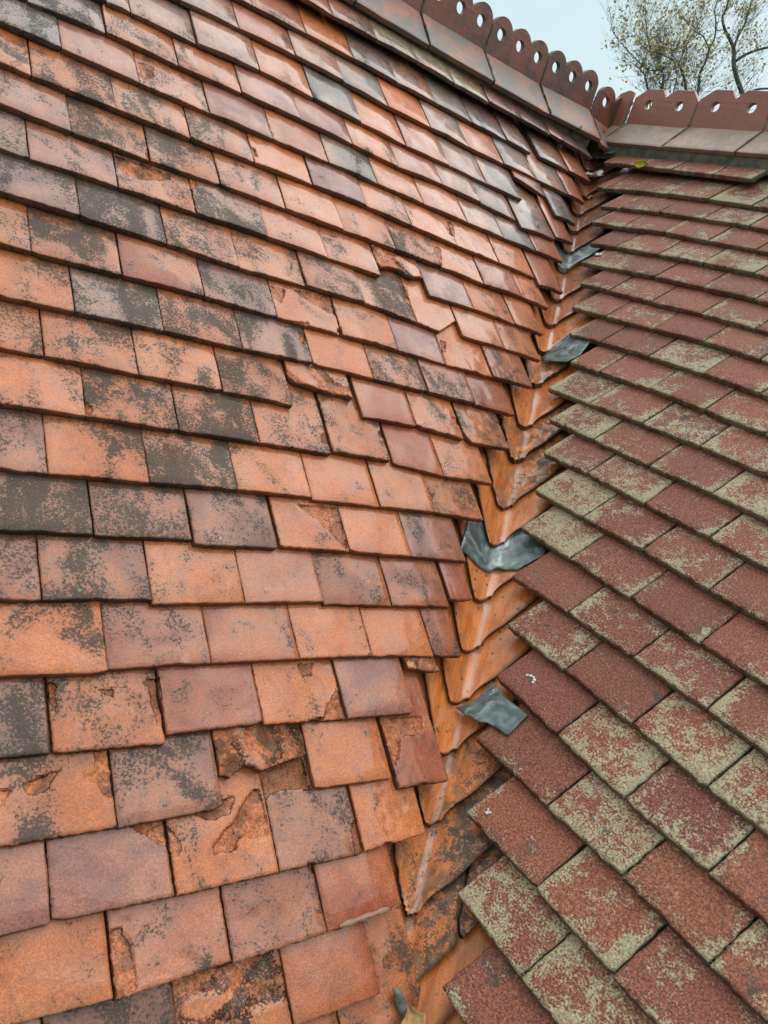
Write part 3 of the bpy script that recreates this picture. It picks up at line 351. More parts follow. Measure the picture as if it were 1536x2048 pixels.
WHITE = simple('chalky white dropping', (.74, .74, .70), (.6, .6, .56), 90, .7, .001)
# ---------------------------------------------------------------- generic slab: a tile with a worn top, arris and thickness
def slab(name, w, tail, head, th, nx, ny, zf=None, seed=0, jit=.0006, vis=.13, inset=.0022, drop=.0010, spallf=None, lichf=None, edgej=None):
    """tail: [(a, b)...] polyline across the width; head: b of the upper edge; local x right, y up-slope, z out."""
    e = inset / w
    xs = [0, e] + [lerp(e, 1 - e, (i + 1) / (nx - 1)) for i in range(nx - 2)] + [1 - e, 1]
    ys = [0, inset] + [lerp(inset, vis, (j + 1) / ny) for j in range(ny)] + [lerp(vis, head, .5), head]
    NX, NY = len(xs), len(ys); V = []; spl = []; lic = []; edg = []
    for j, yb in enumerate(ys):
        for i, t in enumerate(xs):
            a = t * w; b0 = poly_at(tail, a); b = yb if j >= NY - 2 else lerp(b0, vis, yb / vis)
            q = Vector((a * 1.0 + seed * 3.7, b, seed * 1.3))
            if i in (0, NX - 1): a += (fbm(q * 90) * 1.1 + fbm(q * 300, 2) * .5) * jit * (1 if i == 0 else -1) * 1.6
            if j == 0: b += (fbm(q * 80) * 1.1 + fbm(q * 300, 2) * .5) * jit * 1.6
            z = 0; sp = 0
            if zf: z += zf(a / w, b)
            if spallf: dz, sp = spallf(a, b); z -= dz
            edge_ = i in (0, NX - 1) or j == 0
            if edge_: z -= drop * (1 + .6 * fbm(q * 120))
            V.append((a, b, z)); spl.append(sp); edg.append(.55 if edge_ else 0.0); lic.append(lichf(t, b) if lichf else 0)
    F = []
    for j in range(NY - 1):
        for i in range(NX - 1):
            k = j * NX + i; F.append((k, k + 1, k + NX + 1, k + NX))
    ring = [i for i in range(NX)] + [j * NX + NX - 1 for j in range(1, NY)] + [(NY - 1) * NX + i for i in range(NX - 2, -1, -1)] + [j * NX for j in range(NY - 2, 0, -1)]
    base = len(V)
    for k in ring:
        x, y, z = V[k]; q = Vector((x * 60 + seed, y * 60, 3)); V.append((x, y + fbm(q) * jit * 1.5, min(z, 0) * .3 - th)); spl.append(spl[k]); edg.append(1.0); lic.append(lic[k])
    n = len(ring)
    for i in range(n):
        F.append((ring[(i + 1) % n], ring[i], base + i, base + (i + 1) % n))
    F.append(tuple(base + i for i in range(n)))
    me = mesh(name, V, F, 32)
    for nm, arr in (('spall', spl), ('edge', edg), ('lich', lic)):
        at = me.attributes.new(nm, 'FLOAT', 'POINT'); at.data.foreach_set('value', arr)
    return me
TONE = {'s': (.27, .205, .18), 'o': (.64, .188, .056), 'p': (.53, .172, .088), 'm': (.335, .130, .098), 'r': (.42, .112, .050), 'g': (.40, .235, .18), 'l': (.40, .31, .17)}  # greys on the upper courses also put cool sky reflection into the colour
# ================================================================ left slope: old clay plain tiles
clay = empty('clay_tile_roof', 'weathered orange and purple clay tile roof slope left of the valley', 'roof')
TILT = .134
cnt = 0
for n, tiles in CLAY:
    for tail, rough, tone in tiles:
        cnt += 1; rnd = random.Random(cnt * 13 + 5)
        (u0, s0), (u1, s1) = tail[0], tail[-1]
        gap = .0012; u0 -= gap * rnd.uniform(.2, 1.3); u1 += gap * rnd.uniform(.2, 1.3)
        w = u0 - u1
        sref = max(s0, s1) if len(tail) == 2 else max(s for u, s in tail)
        tl = [((u0 - u), sref - s) for u, s in tail]
        tl[0] = (0, tl[0][1]); tl[-1] = (w, tl[-1][1])
        length = .19 if n == 22 else .262
        if len(tl) == 2 and rnd.random() < .55:                        # nibbled tail: knocked corners and small notches
            k = rnd.choice((0, 1, 2)); d = rnd.uniform(.0015, .005); q = rnd.uniform(.008, .02)
            if k == 0: tl = [(0, tl[0][1] + d), (q, lerp(tl[0][1], tl[1][1], q / w)), tl[1]]
            elif k == 1: tl = [tl[0], (w - q, lerp(tl[0][1], tl[1][1], 1 - q / w)), (w, tl[1][1] + d)]
            else: c_ = rnd.uniform(.25, .75) * w; m_ = lerp(tl[0][1], tl[1][1], c_ / w); tl = [tl[0], (c_ - q, m_), (c_ - q * .4, m_ + d * .7), (c_ + q * .5, m_ + d * .5), (c_ + q, m_), tl[1]]
        sps = [(d, pg) for (m, d, pg) in SPALL if m == n and u1 - .012 < sum(q[0] for q in pg) / len(pg) < u0 + .012]
        sps = [(d, [(u0 - a, sref - b) for a, b in pg]) for d, pg in sps]
        near = sref > .2
        if not sps and not rough and near and rnd.random() < .16:      # a small flake lost somewhere along an edge
            cx = rnd.choice([.0, w]); cy = rnd.uniform(.0, .1); r = rnd.uniform(.006, .014)
            sps = [(1.6, [(cx + r * rnd.uniform(.6, 1.5) * math.cos(t), cy + r * rnd.uniform(.7, 1.9) * math.sin(t)) for t in [i * .9 for i in range(7)]])]
        ph = rnd.uniform(0, 50); sl = [rnd.uniform(-1, 1) for _ in range(4)]; camb = rnd.uniform(.0006, .0026)
        def zf(t, b, ph=ph, sl=sl, camb=camb): return -camb * (2 * t - 1) ** 2 * (.4 + .6 * max(0, 1 - b / .2)) + .0011 * noise.noise(Vector((t * 2.2 + ph, b * 14, ph))) + .0005 * noise.noise(Vector((t * 9, b * 60 + ph, ph)))
        def spf(a, b, sps=sps, rough=rough, ph=ph):
            q = Vector((a * 46 + ph, b * 46, ph)); val = 0; dep = 0
            for d, pg in sps:
                dd = sdist((a + .0034 * noise.noise(q * 1.6), b + .0034 * noise.noise(q * 1.6 + Vector((9, 4, 1)))), pg)
                x = max(0, min(1, .5 - dd / .012))
                if x > val: val = x; dep = d
            if rough: val = max(0, min(1, .62 + noise.noise(q * .35) * .9)); dep = 3.0
            if val < .3: return 0, val
            m = ss(.40, .60, val)
            lay = fbm(q * .55, 3) * 2.4; fl = math.floor(lay) + ss(.55, .95, lay - math.floor(lay))
            return m * (dep * .0011 + .0021 * fl + .0019 * fbm(q * 1.7, 4) + .0016 * abs(fbm(q * 4, 3))), val
        big = bool(sps) or rough
        if big: nx, ny = max(24, int(w / .0026)), 44
        elif near: nx, ny = 16, 6
        else: nx, ny = 6, 4
        me = slab('tile', w, tl, length, 0.0128, nx, ny, zf, cnt, .0007 if near else .0005, vis=.155 if big or rough else .125, spallf=spf if big else None)
        lift = rnd.uniform(-.0004, .0016) + (.003 if rnd.random() < .06 else 0)
        if rough: lift = -.001
        if n == 3 and s0 > 1.67: lift = .004
        if n == 18 and .38 < u0 < .40: lift = .006
        if n == 22: lift = .022
        tilt = TILT + rnd.uniform(-.004, .008); roll = rnd.uniform(-.010, .010)
        rot = Matrix.Rotation(-tilt, 4, 'X') @ Matrix.Rotation(roll, 4, 'Y') @ Matrix.Rotation(0.0, 4, 'Z')
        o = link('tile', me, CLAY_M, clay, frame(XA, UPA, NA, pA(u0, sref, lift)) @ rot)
        b = TONE[tone[0]]; v = rnd.uniform(.88, 1.12); hsh = rnd.uniform(-.05, .05)
        o.color = (b[0] * v, b[1] * v * (1 + hsh), b[2] * v * (1 + 2 * hsh), min(.80, .08 + int(tone[1]) * .105 + (.09 if n >= 12 and u0 > .9 else 0)))
        if tone[0] == 'l': o['label'] = 'yellow lichen-crusted tile under the ridge'
        if rough: o['label'] = 'broken clay tile with crumbling spalled face'
# mortar bead squeezed along one tail
def tube(name, pts, rads, mat, parent=None, seg=7, rough=0):
    V = []; F = []; up = Vector((.13, .31, .94))
    for i, p in enumerate(pts):
        p = Vector(p); t = (Vector(pts[min(i + 1, len(pts) - 1)]) - Vector(pts[max(i - 1, 0)])).normalized(); x = t.cross(up).normalized(); y = x.cross(t)
        for k in range(seg):
            a = 2 * math.pi * k / seg; r = rads[i] * (1 + rough * noise.noise(Vector((i * .9, k * 1.3, 4))))
            V.append(p + x * (math.cos(a) * r) + y * (math.sin(a) * r))
    for i in range(len(pts) - 1):
        for k in range(seg): F.append((i * seg + k, i * seg + (k + 1) % seg, (i + 1) * seg + (k + 1) % seg, (i + 1) * seg + k))
    F.append(tuple(range(seg))[::-1]); F.append(tuple((len(pts) - 1) * seg + k for k in range(seg)))
    me = mesh(name, V, F, 60)
    return link(name, me, mat, parent) if mat else me
(bu0, bs0), (bu1, bs1) = MISC['bead']
tube('mortar_bead', [pA(lerp(bu0 + .02, bu1, i / 11), lerp(bs0, bs1, i / 11) - .001, .001 + .0008 * math.sin(i)) for i in range(12)], [.0015] + [.0042 + .001 * math.sin(i * 1.7) for i in range(10)] + [.002], MORTAR_P, clay, 7, .3)
def sheet(name, pts, mat, parent):
    return link(name, mesh(name, pts, [tuple(range(len(pts)))]), mat, parent)
sheet('underlay', [pA(2.65, 2.75, -.105), pA(1.80, 2.75, -.105), pA(-.42, -.60, -.105), pA(2.65, -.60, -.105)], DECK, clay)
sheet('back_slope', [pA(2.65, -.60, -.105), pA(-.42, -.60, -.105), Vector((-1.9, .42, -1.1)), Vector((-1.9, -2.65, -1.1))], DECK, clay)
# ================================================================ right slope: granular concrete plain tiles
conc = empty('concrete_tile_roof', 'granular dark red concrete tile roof slope with pale lichen right of the valley', 'roof')
for n, pts in CONC:
    for i in range(len(pts) - 1):
        cnt += 1; rnd = random.Random(cnt * 17 + 3)
        (u0, s0), (u1, s1) = pts[i], pts[i + 1]
        g = rnd.uniform(.0012, .0022); u0 += g; u1 -= g; w = u1 - u0
        sref = max(s0, s1); sk = rnd.uniform(-.0012, .0012)
        tl = [(0, sref - s0 + sk + rnd.choice([0, 0, .002, .0035])), (.010, sref - s0 + sk), (w * .5, sref - (s0 + s1) / 2 + rnd.uniform(-.0006, .001)), (w - .011, sref - s1 - sk), (w, sref - s1 - sk + rnd.choice([0, 0, .0025, .004]))]
        ph = rnd.uniform(0, 60); camb = rnd.uniform(.0, .0016)
        def zf(t, b, ph=ph, camb=camb): return -camb * (2 * t - 1) ** 2 + .0006 * noise.noise(Vector((t * 3 + ph, b * 20, ph)))
        lw = rnd.choice([0, 0, .3, .7, .5]); rw = rnd.choice([0, .2, .6, .9])
        def lf(t, b, lw=lw, rw=rw, ph=ph):
            k = lw * ss(.22, .0, t) + rw * ss(.80, 1.0, t) * (.4 + .6 * ss(.11, .0, b)) + .30 * ss(.012, .0, b) + .45 * ss(.05, .0, b) * (.3 + noise.noise(Vector((t * 3, ph, 1))))
            return min(1.3, k)
        nearb = sref > .4
        me = slab('tile', w, tl, .262, .0150, 18 if nearb else 10, 8 if nearb else 5, zf, cnt, .0014, vis=.125, inset=.0032, drop=.0020, lichf=lf)
        lift = rnd.uniform(-.0003, .0015); lift += .018 if n == 20 else 0; tilt = .155 + rnd.uniform(-.004, .006)
        rot = Matrix.Rotation(-tilt, 4, 'X') @ Matrix.Rotation(rnd.uniform(-.006, .006), 4, 'Y') @ Matrix.Rotation(rnd.uniform(-.004, .004), 4, 'Z')
        o = link('tile', me, CONC_M, conc, frame(BU, UPB, NB, pB(u0, sref, lift)) @ rot)
        v = rnd.uniform(.82, 1.2); o.color = (v, v * rnd.uniform(.95, 1.08), v * rnd.uniform(.9, 1.05), rnd.choice([.15, .3, .4, .5, .6, .75]))
        if (n, i) in ((3, 0), (2, 0), (1, 0), (5, 0)): o.color[3] = .05
        if (n, i) in ((0, 0), (7, 0), (9, 0), (4, 2), (6, 0)): o.color[3] = .8
sheet('underlay', [pB(1.65, 2.75, -.115), pB(2.7, 2.75, -.115), pB(2.7, -.60, -.115), pB(-.5, -.60, -.115)], DECK, conc)
sheet('back_slope', [pB(2.7, -.60, -.115), pB(-.5, -.60, -.115), pB(-.5, -.60, -.115) + Vector((0, 1.5, -1.5)), pB(2.7, -.60, -.115) + Vector((0, 1.5, -1.5))], DECK, conc)
def joint_moss():
    rn = random.Random(5); V = []; F = []
    for n, pts in CONC:
        for (u, s) in pts[1:]:
            if rn.random() < .45: continue
            for q in range(rn.randint(4, 26)):
                if rn.random() < .5: uu, s_, hh = u + rn.gauss(0, .0016), s - abs(rn.gauss(0, .03)), None
                else: uu, s_, hh = u + rn.gauss(0, .03), s + rn.uniform(-.001, .003), -.009 - rn.random() * .005
                if hh is None: hh = -(s - s_) * .155 - .003
                r = rn.uniform(.0012, .0034); o = pB(uu, s_, hh + (.018 if n == 20 else 0)); b0 = len(V)
                for k in range(6): a = 1.047 * k; V.append(o + BU * (r * math.cos(a) * 1.3) + UPB * (r * math.sin(a)))
                V.append(o + NB * r * rn.uniform(.8, 1.4))
                for k in range(6): F.append((b0 + k, b0 + (k + 1) % 6, b0 + 6))
    o = link('moss', mesh('moss', V, F, 80), MOSS_M, conc); o['kind'] = 'stuff'
joint_moss()
# ================================================================ valley of purpose-made tiles
VO, VD = Vector(VALLEY_O), Vector(VALLEY_D)
NV = (NA + NB).normalized(); XV = VD.cross(NV).normalized()
if XV.dot(BU) < 0: XV = -XV
def vsurf(k, wd, lift=0, r=.016):
    c = VO + VD * k
    la = -wd if wd < 0 else 0; lb = wd if wd > 0 else 0
    # soft rounded trough
    x = abs(wd); rise = .30 * max(0, r - x) ** 2 / (2 * r)
    p = c + Vector((0, -1, 0)) * la + BU * lb + NV * (rise + lift)
    if wd < -.03: p += NA * min(.018, (-wd - .03) * .16)         # left wing rises to tuck under the clay tiles
    return p
def uvA(k): return -(VO + VD * k).y
def uvB(k): return (VO + VD * k).dot(BU)
valley = empty('valley_gutter', 'row of bright orange clay valley tiles between the two slopes', 'roof valley')
ks = list(VK)
ks = [2.60, 2.50, 2.385] + ks + [-.36, -.46, -.56]
eroded = {3: .4, 4: .4, 10: .7, 11: .9, 13: .8, 2: .3}
LOFF = {3: .018, 4: .027, 5: .038}
def valley_tile(i, tip, cut=0):
    rnd = random.Random(900 + i)
    uL = uvA(tip) + LOFF.get(i, rnd.uniform(.042, .048)); uR = uvB(tip) + (.002 if i < 7 else -.008)
    er = eroded.get(i, 0); ln = .40; nr, nc = 30, 22
    V = []; spl = []; edg = []; fr = frame(XV, -VD, XV.cross(-VD), vsurf(tip, 0)); inv = fr.inverted()
    bs = 0
    if cut == 2:
        while bs < .2 and uR - uvB(tip - bs) < poly_at(sorted(CRACKPL), tip - bs) + .012: bs += .002
    for j in range(nr + 1):
        b = bs + (j / nr) ** 1.5 * (ln - bs); k = tip - b
        wl = -(uL - uvA(k)); wr = uR - uvB(k); wr = .5 * (wr + math.sqrt(wr * wr + .0004))
        if er:
            wl += er * .009 * fbm(Vector((b * 40, i, 2))) + er * .004 * fbm(Vector((b * 190, i, 5))); wr += er * .004 * fbm(Vector((b * 80, i, 9)))
        else: wl += .0012 * fbm(Vector((b * 90, i, 2)))
        if cut:
            wc = poly_at(sorted(CRACKPL), k) + .0012 * fbm(Vector((k * 150, 1, 1)))
            if cut == 1: wr = min(wr, wc)
            else: wl = wc + .0052; wr = max(wr, wl + .002)
        for c in range(nc + 1):
            t = c / nc; wd = lerp(wl, wr, t); fade = 1 - ss(0, .12, b)
            kk = k - fade * (.20 * wd + .011 * abs(2 * t - 1) ** 1.6 * (cut == 0))
            if er and j == 0: kk -= er * .010 * (fbm(Vector((t * 4, i, 3))) + .2)
            e_ = c in (0, nc) or j == 0; dz = 0; sp = 0
            lift = .004 - (tip - kk) * .115
            if er:
                q = Vector((wd * 30, b * 30, i)); m = ss(.02, .12, fbm(q, 3) + er * .35 - b * 2.6); sp = m; dz = m * (.0016 + .0016 * fbm(q * 3, 4))
            P = vsurf(kk, wd, lift - dz - (.0012 if e_ else 0) + .0007 * noise.noise(Vector((wd * 25, b * 25, i * 3))))
            V.append(inv @ P); spl.append(sp); edg.append(1.0 if e_ else 0.0)
    F = []; W = nc + 1
    for j in range(nr):
        for c in range(nc): k0 = j * W + c; F.append((k0, k0 + 1, k0 + W + 1, k0 + W))
    ring = list(range(W)) + [j * W + nc for j in range(1, nr + 1)] + [nr * W + c for c in range(nc - 1, -1, -1)] + [j * W for j in range(nr - 1, 0, -1)]
    base = len(V); nl = inv.to_3x3() @ NV
    for q in ring: V.append(V[q] - nl * .0150); spl.append(0); edg.append(1.0)
    for q in range(len(ring)): F.append((ring[(q + 1) % len(ring)], ring[q], base + q, base + (q + 1) % len(ring)))
    me = mesh('valley_tile', V, F, 40)
    for nm, arr in (('spall', spl), ('edge', edg)):
        at = me.attributes.new(nm, 'FLOAT', 'POINT'); at.data.foreach_set('value', arr)
    islead = i == 17
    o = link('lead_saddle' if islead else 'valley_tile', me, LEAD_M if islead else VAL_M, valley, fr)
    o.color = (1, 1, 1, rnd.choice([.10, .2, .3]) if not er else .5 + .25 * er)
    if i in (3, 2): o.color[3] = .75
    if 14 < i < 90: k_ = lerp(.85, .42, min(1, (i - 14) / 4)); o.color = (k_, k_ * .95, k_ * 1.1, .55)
    if cut: o['label'] = 'cracked valley tile, larger piece' if cut == 1 else 'cracked valley tile, broken corner'
for i, kt in enumerate(ks):
    if i == 2: valley_tile(i, kt, 1); valley_tile(i, kt, 2)
    else: valley_tile(i, kt)
for i, kt in enumerate((2.73, 2.86, 2.99)): valley_tile(100 + i, kt)
# ================================================================ ridges
def plate(outline, holes, th, x, y, z, o, name, mat, parent):
    """flat crest plate: outline and holes in (along, up), extruded through its thickness"""
    polys = [[Vector((a, b, 0)) for a, b in outline]] + [[Vector((a, b, 0)) for a, b in h] for h in holes]
    flat = [q for pl in polys for q in pl]; tri = tessellate_polygon(polys)
    n = len(flat); V = [(q.x, q.y, th / 2 + .0008 * noise.noise(q * 60)) for q in flat] + [(q.x, q.y, -th / 2) for q in flat]; F = []
    for t in tri:
        a, b, c = t
        if (flat[b] - flat[a]).cross(flat[c] - flat[a]).z < 0: b, c = c, b
        F.append((a, b, c)); F.append((a + n, c + n, b + n))
    off = 0
    for pi, pl in enumerate(polys):
        m = len(pl); area = sum(pl[i].x * pl[(i + 1) % m].y - pl[(i + 1) % m].x * pl[i].y for i in range(m)); fl = (area < 0) != (pi > 0)
        for i in range(m):
            a, b = off + i, off + (i + 1) % m
            F.append((a, a + n, b + n, b) if (area > 0) == (pi == 0) else (b, b + n, a + n, a))
        off += m
    me = bpy.data.meshes.new(name); me.from_pydata(V, [], F); me.update()
    bm = bmesh.new(); bm.from_mesh(me); bmesh.ops.recalc_face_normals(bm, faces=bm.faces)
    ed = [e for e in bm.edges if len(e.link_faces) == 2 and e.calc_face_angle(0) > .9]
    bmesh.ops.bevel(bm, geom=ed, offset=.0016, segments=1, affect='EDGES', clamp_overlap=True); bm.to_mesh(me); bm.free()
    return link(name, me, mat, parent, frame(x, y, z, o))
def circ(cx, cy, r, n=20, s=0): return [(cx + r * math.cos(2 * math.pi * i / n + s), cy + r * math.sin(2 * math.pi * i / n + s)) for i in range(n)]
def skirt(P0, P1, d, nrm, th, name, mat, parent, seed):
    """sloping wing of a ridge tile from the fold line P0-P1 down along d"""
    x = (P1 - P0); w = x.length; x.normalize(); y = -d.normalized(); z = x.cross(y).normalized()
    if z.dot(nrm) < 0: x = -x; z = -z; P0, P1 = P1, P0
    L = d.length
    def zf(t, b): return .0009 * noise.noise(Vector((t * 4 + seed, b * 18, seed)))
    me = slab(name, w, [(0, 0), (w, 0)], L, th, 10, 8, zf, seed, .0010, vis=L * .96, inset=.004, drop=.0018)
    return link(name, me, mat, parent, frame(x, y, z, P0 + d))
# --- ridge over the clay slope: pierced scalloped crest
ra = empty('scalloped_ridge', 'dark red ridge with scalloped pierced cresting over the clay slope', 'ridge')
ys_ = [.225 - .285 * i for i in range(0, 11)]
def fz(y): return poly_at([(-2.7, .395), (-.617, .418), (-.34, .424), (-.105, .429), (.225, .448), (.45, .44)], y)
def fx(y): return -.392
DA = Vector((.107, 0, -.100))
def lobes(n, L, h0, hc, r):
    out = [(0, -.02), (0, h0)]; pw = L / n
    for i in range(n):
        cx = pw * (i + .5); a0 = math.pi * .93
        for k in range(13):
            a = lerp(a0, math.pi - a0, k / 12); out.append((cx + r * math.cos(a), hc + r * math.sin(a)))
    out += [(L, h0), (L, -.02)]; return out[::-1]
def ridge_tile_A(y0, y1, n, dz, seed, rs):
    g = .003; P0 = Vector((fx(y0), y0 + g, fz(y0) + dz)); P1 = Vector((fx(y1), y1 - g, fz(y1) + dz))
    t = bpy.data.objects.new('ridge_tile', None); COL.objects.link(t); t.parent = ra
    L = (P1 - P0).length; x = (P1 - P0).normalized(); z = x.cross(Z).normalized(); up = z.cross(x)
    o = plate(lobes(n, L, .055, .071, L / n * .515), [circ(L / n * (i + .5), .066, .0188, 18) for i in range(n)], .017, x, up, z, P0, 'crest', RIDGE_A, t)
    skirt(P0 + Vector((.004, 0, -.002)), P1 + Vector((.004, 0, -.002)), DA, NA, .016, 'skirt', SKIRT_A, t, seed)
    skirt(P0 + Vector((-.004, 0, -.002)), P1 + Vector((-.004, 0, -.002)), Vector((-.107, 0, -.1)), Vector((-1, 0, 1)), .016, 'skirt', SKIRT_A, t, seed + 40)
    return t
for i in range(len(ys_) - 1):
    ridge_tile_A(ys_[i + 1], ys_[i], 3, random.Random(i).uniform(-.002, .002), 300 + i, 0)
ridge_tile_A(.236, .43, 2, -.012, 330, 0)
def joint(P, d, nrm, parent, seed, mat=None):
    rr = random.Random(seed); tube('mortar_joint', [P + d * (i / 9) + nrm * (.0005 + .001 * rr.random()) + Vector((0, 0, 0)) for i in range(10)], [.0028 * rr.uniform(.3, 1.7) for _ in range(10)], mat or MORTAR, parent, 6, .4)
def mortar_strip(name, P0, P1, d0, d1, parent, n=90, mat=None, amp=.004):
    V = []; F = []; m = 5
    for i in range(n + 1):
        c = P0.lerp(P1, i / n)
        for k in range(m + 1):
            q = c + d0.lerp(d1, k / m); r = fbm(q * 45) * amp + fbm(q * 160, 2) * amp * .4
            V.append(q + (NA + NB).normalized() * r)
    for i in range(n):
        for k in range(m): a = i * (m + 1) + k; F.append((a, a + 1, a + m + 2, a + m + 1))
    return link(name, mesh(name, V, F, 70), mat or MORTAR, parent)
for i, y in enumerate(ys_[:6]):
    joint(Vector((fx(y) + .004, y, fz(y) - .001)), DA, NA, ra, 20 + i, GREEN_J if i % 2 else None); joint(Vector((fx(y) + .0085, y, fz(y) + .05)), Vector((0, 0, -.055)), Vector((1, 0, 0)), ra, 40 + i)
P0, P1 = Vector((fx(0), -2.6, fz(-2.6))), Vector((fx(.2), .2, fz(.2)))
mortar_strip('mortar_bed', P0, P1, Vector((.088, 0, -.108)), Vector((.078, 0, -.150)), ra, 140)
# --- ridge over the concrete slope: notched crest plates
rb = empty('notched_ridge', 'red brown ridge with notched pierced crest plates over the concrete slope', 'ridge')
CB_ = -.3743
def rB(u, z): return BU * u + BD * CB_ + Z * z
ub = [-.348 + .3015 * i for i in range(0, 10)]
ub[1] = -.047; ub[2] = .2545
DB = BD * .099 + Z * -.104
def notched(L):
    return [(0, -.02), (L, -.02), (L, .084), (L * .885, .119), (L * .615, .1205), (L * .49, .092), (L * .405, .1205), (L * .17, .121), (0, .088)]
for i in range(len(ub) - 1):
    t = bpy.data.objects.new('ridge_tile', None); COL.objects.link(t); t.parent = rb
    rr = random.Random(i + 70); Q0, Q1 = rB(ub[i] + .0035, .4625 + rr.uniform(-.002, .002)), rB(ub[i + 1] - .0035, .4600 + rr.uniform(-.002, .002)); L = (Q1 - Q0).length
    x = (Q1 - Q0).normalized(); z = x.cross(Z).normalized(); up = z.cross(x)
    plate(notched(L), [circ(L * .255, .064, .0165, 20), circ(L * .75, .064, .0165, 20)], .019, x, up, z, Q0, 'crest', RIDGE_B, t)
    skirt(Q0 + BD * .004 - Z * .002, Q1 + BD * .004 - Z * .002, DB, NB, .015, 'skirt', SKIRT_B, t, 400 + i)
    skirt(Q0 - BD * .004 - Z * .002, Q1 - BD * .004 - Z * .002, -BD * .099 - Z * .104, -BD + Z, .015, 'skirt', SKIRT_B, t, 440 + i)
t = bpy.data.objects.new('stop_end', None); COL.objects.link(t); t.parent = rb
plate([(0, -.03), (.068, -.03), (.070, .108), (.052, .112), (.012, .100), (0, .085)], [], .02, BU, Z, -BD, rB(-.424, .462) + BD * .012, 'crest', RIDGE_B, t)
skirt(rB(-.400, .4605) + BD * .004, rB(-.352, .4605) + BD * .004, DB * .98, NB, .015, 'skirt', SKIRT_B, t, 470)
for i, u in enumerate(ub[:5]):
    joint(rB(u, .460) + BD * .004, DB, NB, rb, 60 + i, MORTAR_L); joint(rB(u, .535) + BD * .010, Z * -.075, BD, rb, 80 + i, MORTAR_L)
mortar_strip('mortar_bed', rB(-.40, .46), rB(2.4, .46), BD * .090 - Z * .108, BD * .084 - Z * .160, rb, 160)
# ================================================================ lead flashings
def ribbon(name, rows, mat, label, cat, th=.0025, group=None):
    """rows: list of lists of 3-D points; gives a sheet with thickness"""
    n = len(rows[0]); V = [q for r in rows for q in r]; F = []
    for j in range(len(rows) - 1):
        for i in range(n - 1): a = j * n + i; F.append((a, a + 1, a + n + 1, a + n))
    me = mesh(name, V, F, 60); o = link(name, me, mat); tag(o, label, cat, group)
    md = o.modifiers.new('thickness', 'SOLIDIFY'); md.thickness = th; md.offset = 0
    return o
def lead_valley():
    tail = sorted([(wd, k) for k, wd in LEAD1[1:7]]); rows = []; N = 40
    for j in range(15):
        row = []
        for i in range(N + 1):
            wd = lerp(tail[0][0], tail[-1][0], i / N); kt = poly_at(tail, wd) + .0025 * noise.noise(Vector((wd * 40, 3, 1)))
            if j == 0: pass
            k = lerp(kt, 1.35, j / 14)
            b = kt - k; lift = .0075 - (1.606 - k) * .115 + .0016 * noise.noise(Vector((wd * 28, k * 28, 5)))
            p = vsurf(k, wd, lift, .055)
            row.append(p)
        rows.append(row)
    return rows
ribbon('lead_flashing', lead_valley(), LEAD_M, 'large folded grey lead sheet lying across the valley under a tile tip', 'flashing', .003)
def lead_poly(pts, hf, label, th=.0025, cell=.006):
    """irregular sheet on the right slope from its outline (u, s)"""
    us = [q[0] for q in pts]; s_ = [q[1] for q in pts]; bm = bmesh.new()
    fv = [bm.verts.new((a, b, 0)) for a, b in pts]; bm.faces.new(fv)
    for ax, lo, hi in ((0, min(us), max(us)), (1, min(s_), max(s_))):
        x = lo + cell
        while x < hi:
            no = [0, 0, 0]; no[ax] = 1; co = [0, 0, 0]; co[ax] = x
            bmesh.ops.bisect_plane(bm, geom=bm.verts[:] + bm.edges[:] + bm.faces[:], plane_co=co, plane_no=no); x += cell
    for v in bm.verts: v.co = pB(v.co.x, v.co.y, hf(v.co.x, v.co.y) + .0012 * noise.noise(Vector((v.co.x * 40, v.co.y * 40, 2))))
    me = bpy.data.meshes.new('lead_flashing'); bm.normal_update(); bm.to_mesh(me); bm.free()
    me.polygons.foreach_set('use_smooth', [True] * len(me.polygons))
    o = link('lead_flashing', me, LEAD_M); tag(o, label, 'flashing'); md = o.modifiers.new('thickness', 'SOLIDIFY'); md.thickness = th; md.offset = 0
    return o
lead_poly(LEAD3, lambda u, s: .003 - (1.508 - s) * .135 - max(0, 1.205 - u) * .12, 'flat grey lead patch resting on a dark red tile beside the valley')
lead_poly(LEAD2, lambda u, s: -.010 - max(0, .52 - u) * .02, 'small green grey lead patch in the valley above the broken tile tips')
lead_poly(LEAD5, lambda u, s: .016 + .004 * math.sin(u * 40), 'thin curled lead strip at the top of the valley under the ridge', cell=.01)
# ================================================================ leaves, droppings, moss, sliver
def leaf(name, o, ax, ay, length, width, mat, label, cat, curl=.3, lobed=0, seed=0, nz=None):
    n, m = 12, 8; rows = []
    z = ax.cross(ay).normalized()
    for i in range(n + 1):
        t = i / n; wv = width * math.sin(math.pi * min(1, max(.02, t)) ** .8) * (1 + lobed * .45 * math.sin(t * 22 + seed)); row = []
        for j in range(m + 1):
            s = j / m * 2 - 1; x = ay * (s * wv * .5) + ax * ((t - .5) * length)
            h = curl * width * (s * s * .6 + (t - .5) ** 2 * .9) + .003 * noise.noise(Vector((t * 4, s * 2, seed)))
            row.append(o + x + z * (h + .0015))
        rows.append(row)
    return ribbon(name, rows, mat, label, cat, .0008)
YEL = simple('yellow leaf', (.58, .50, .05), (.46, .36, .06), 60, .5, .001)
PALE = simple('bleached leaf', (.78, .70, .60), (.66, .54, .42), 70, .6, .001)
TAN = simple('tan oak leaf', (.50, .30, .11), (.36, .19, .07), 60, .55, .001)
yu, ysl = MISC['yleaf']
leaf('fallen_leaf', pB(yu, ysl, .020), (BU * .95 + UPB * .12).normalized(), (UPB * .8 + NB * .6).normalized(), .058, .030, YEL, 'small curled yellow leaf on the top course of red tiles', 'leaf', .5, 0, 3)
wl = MISC['wleaf']
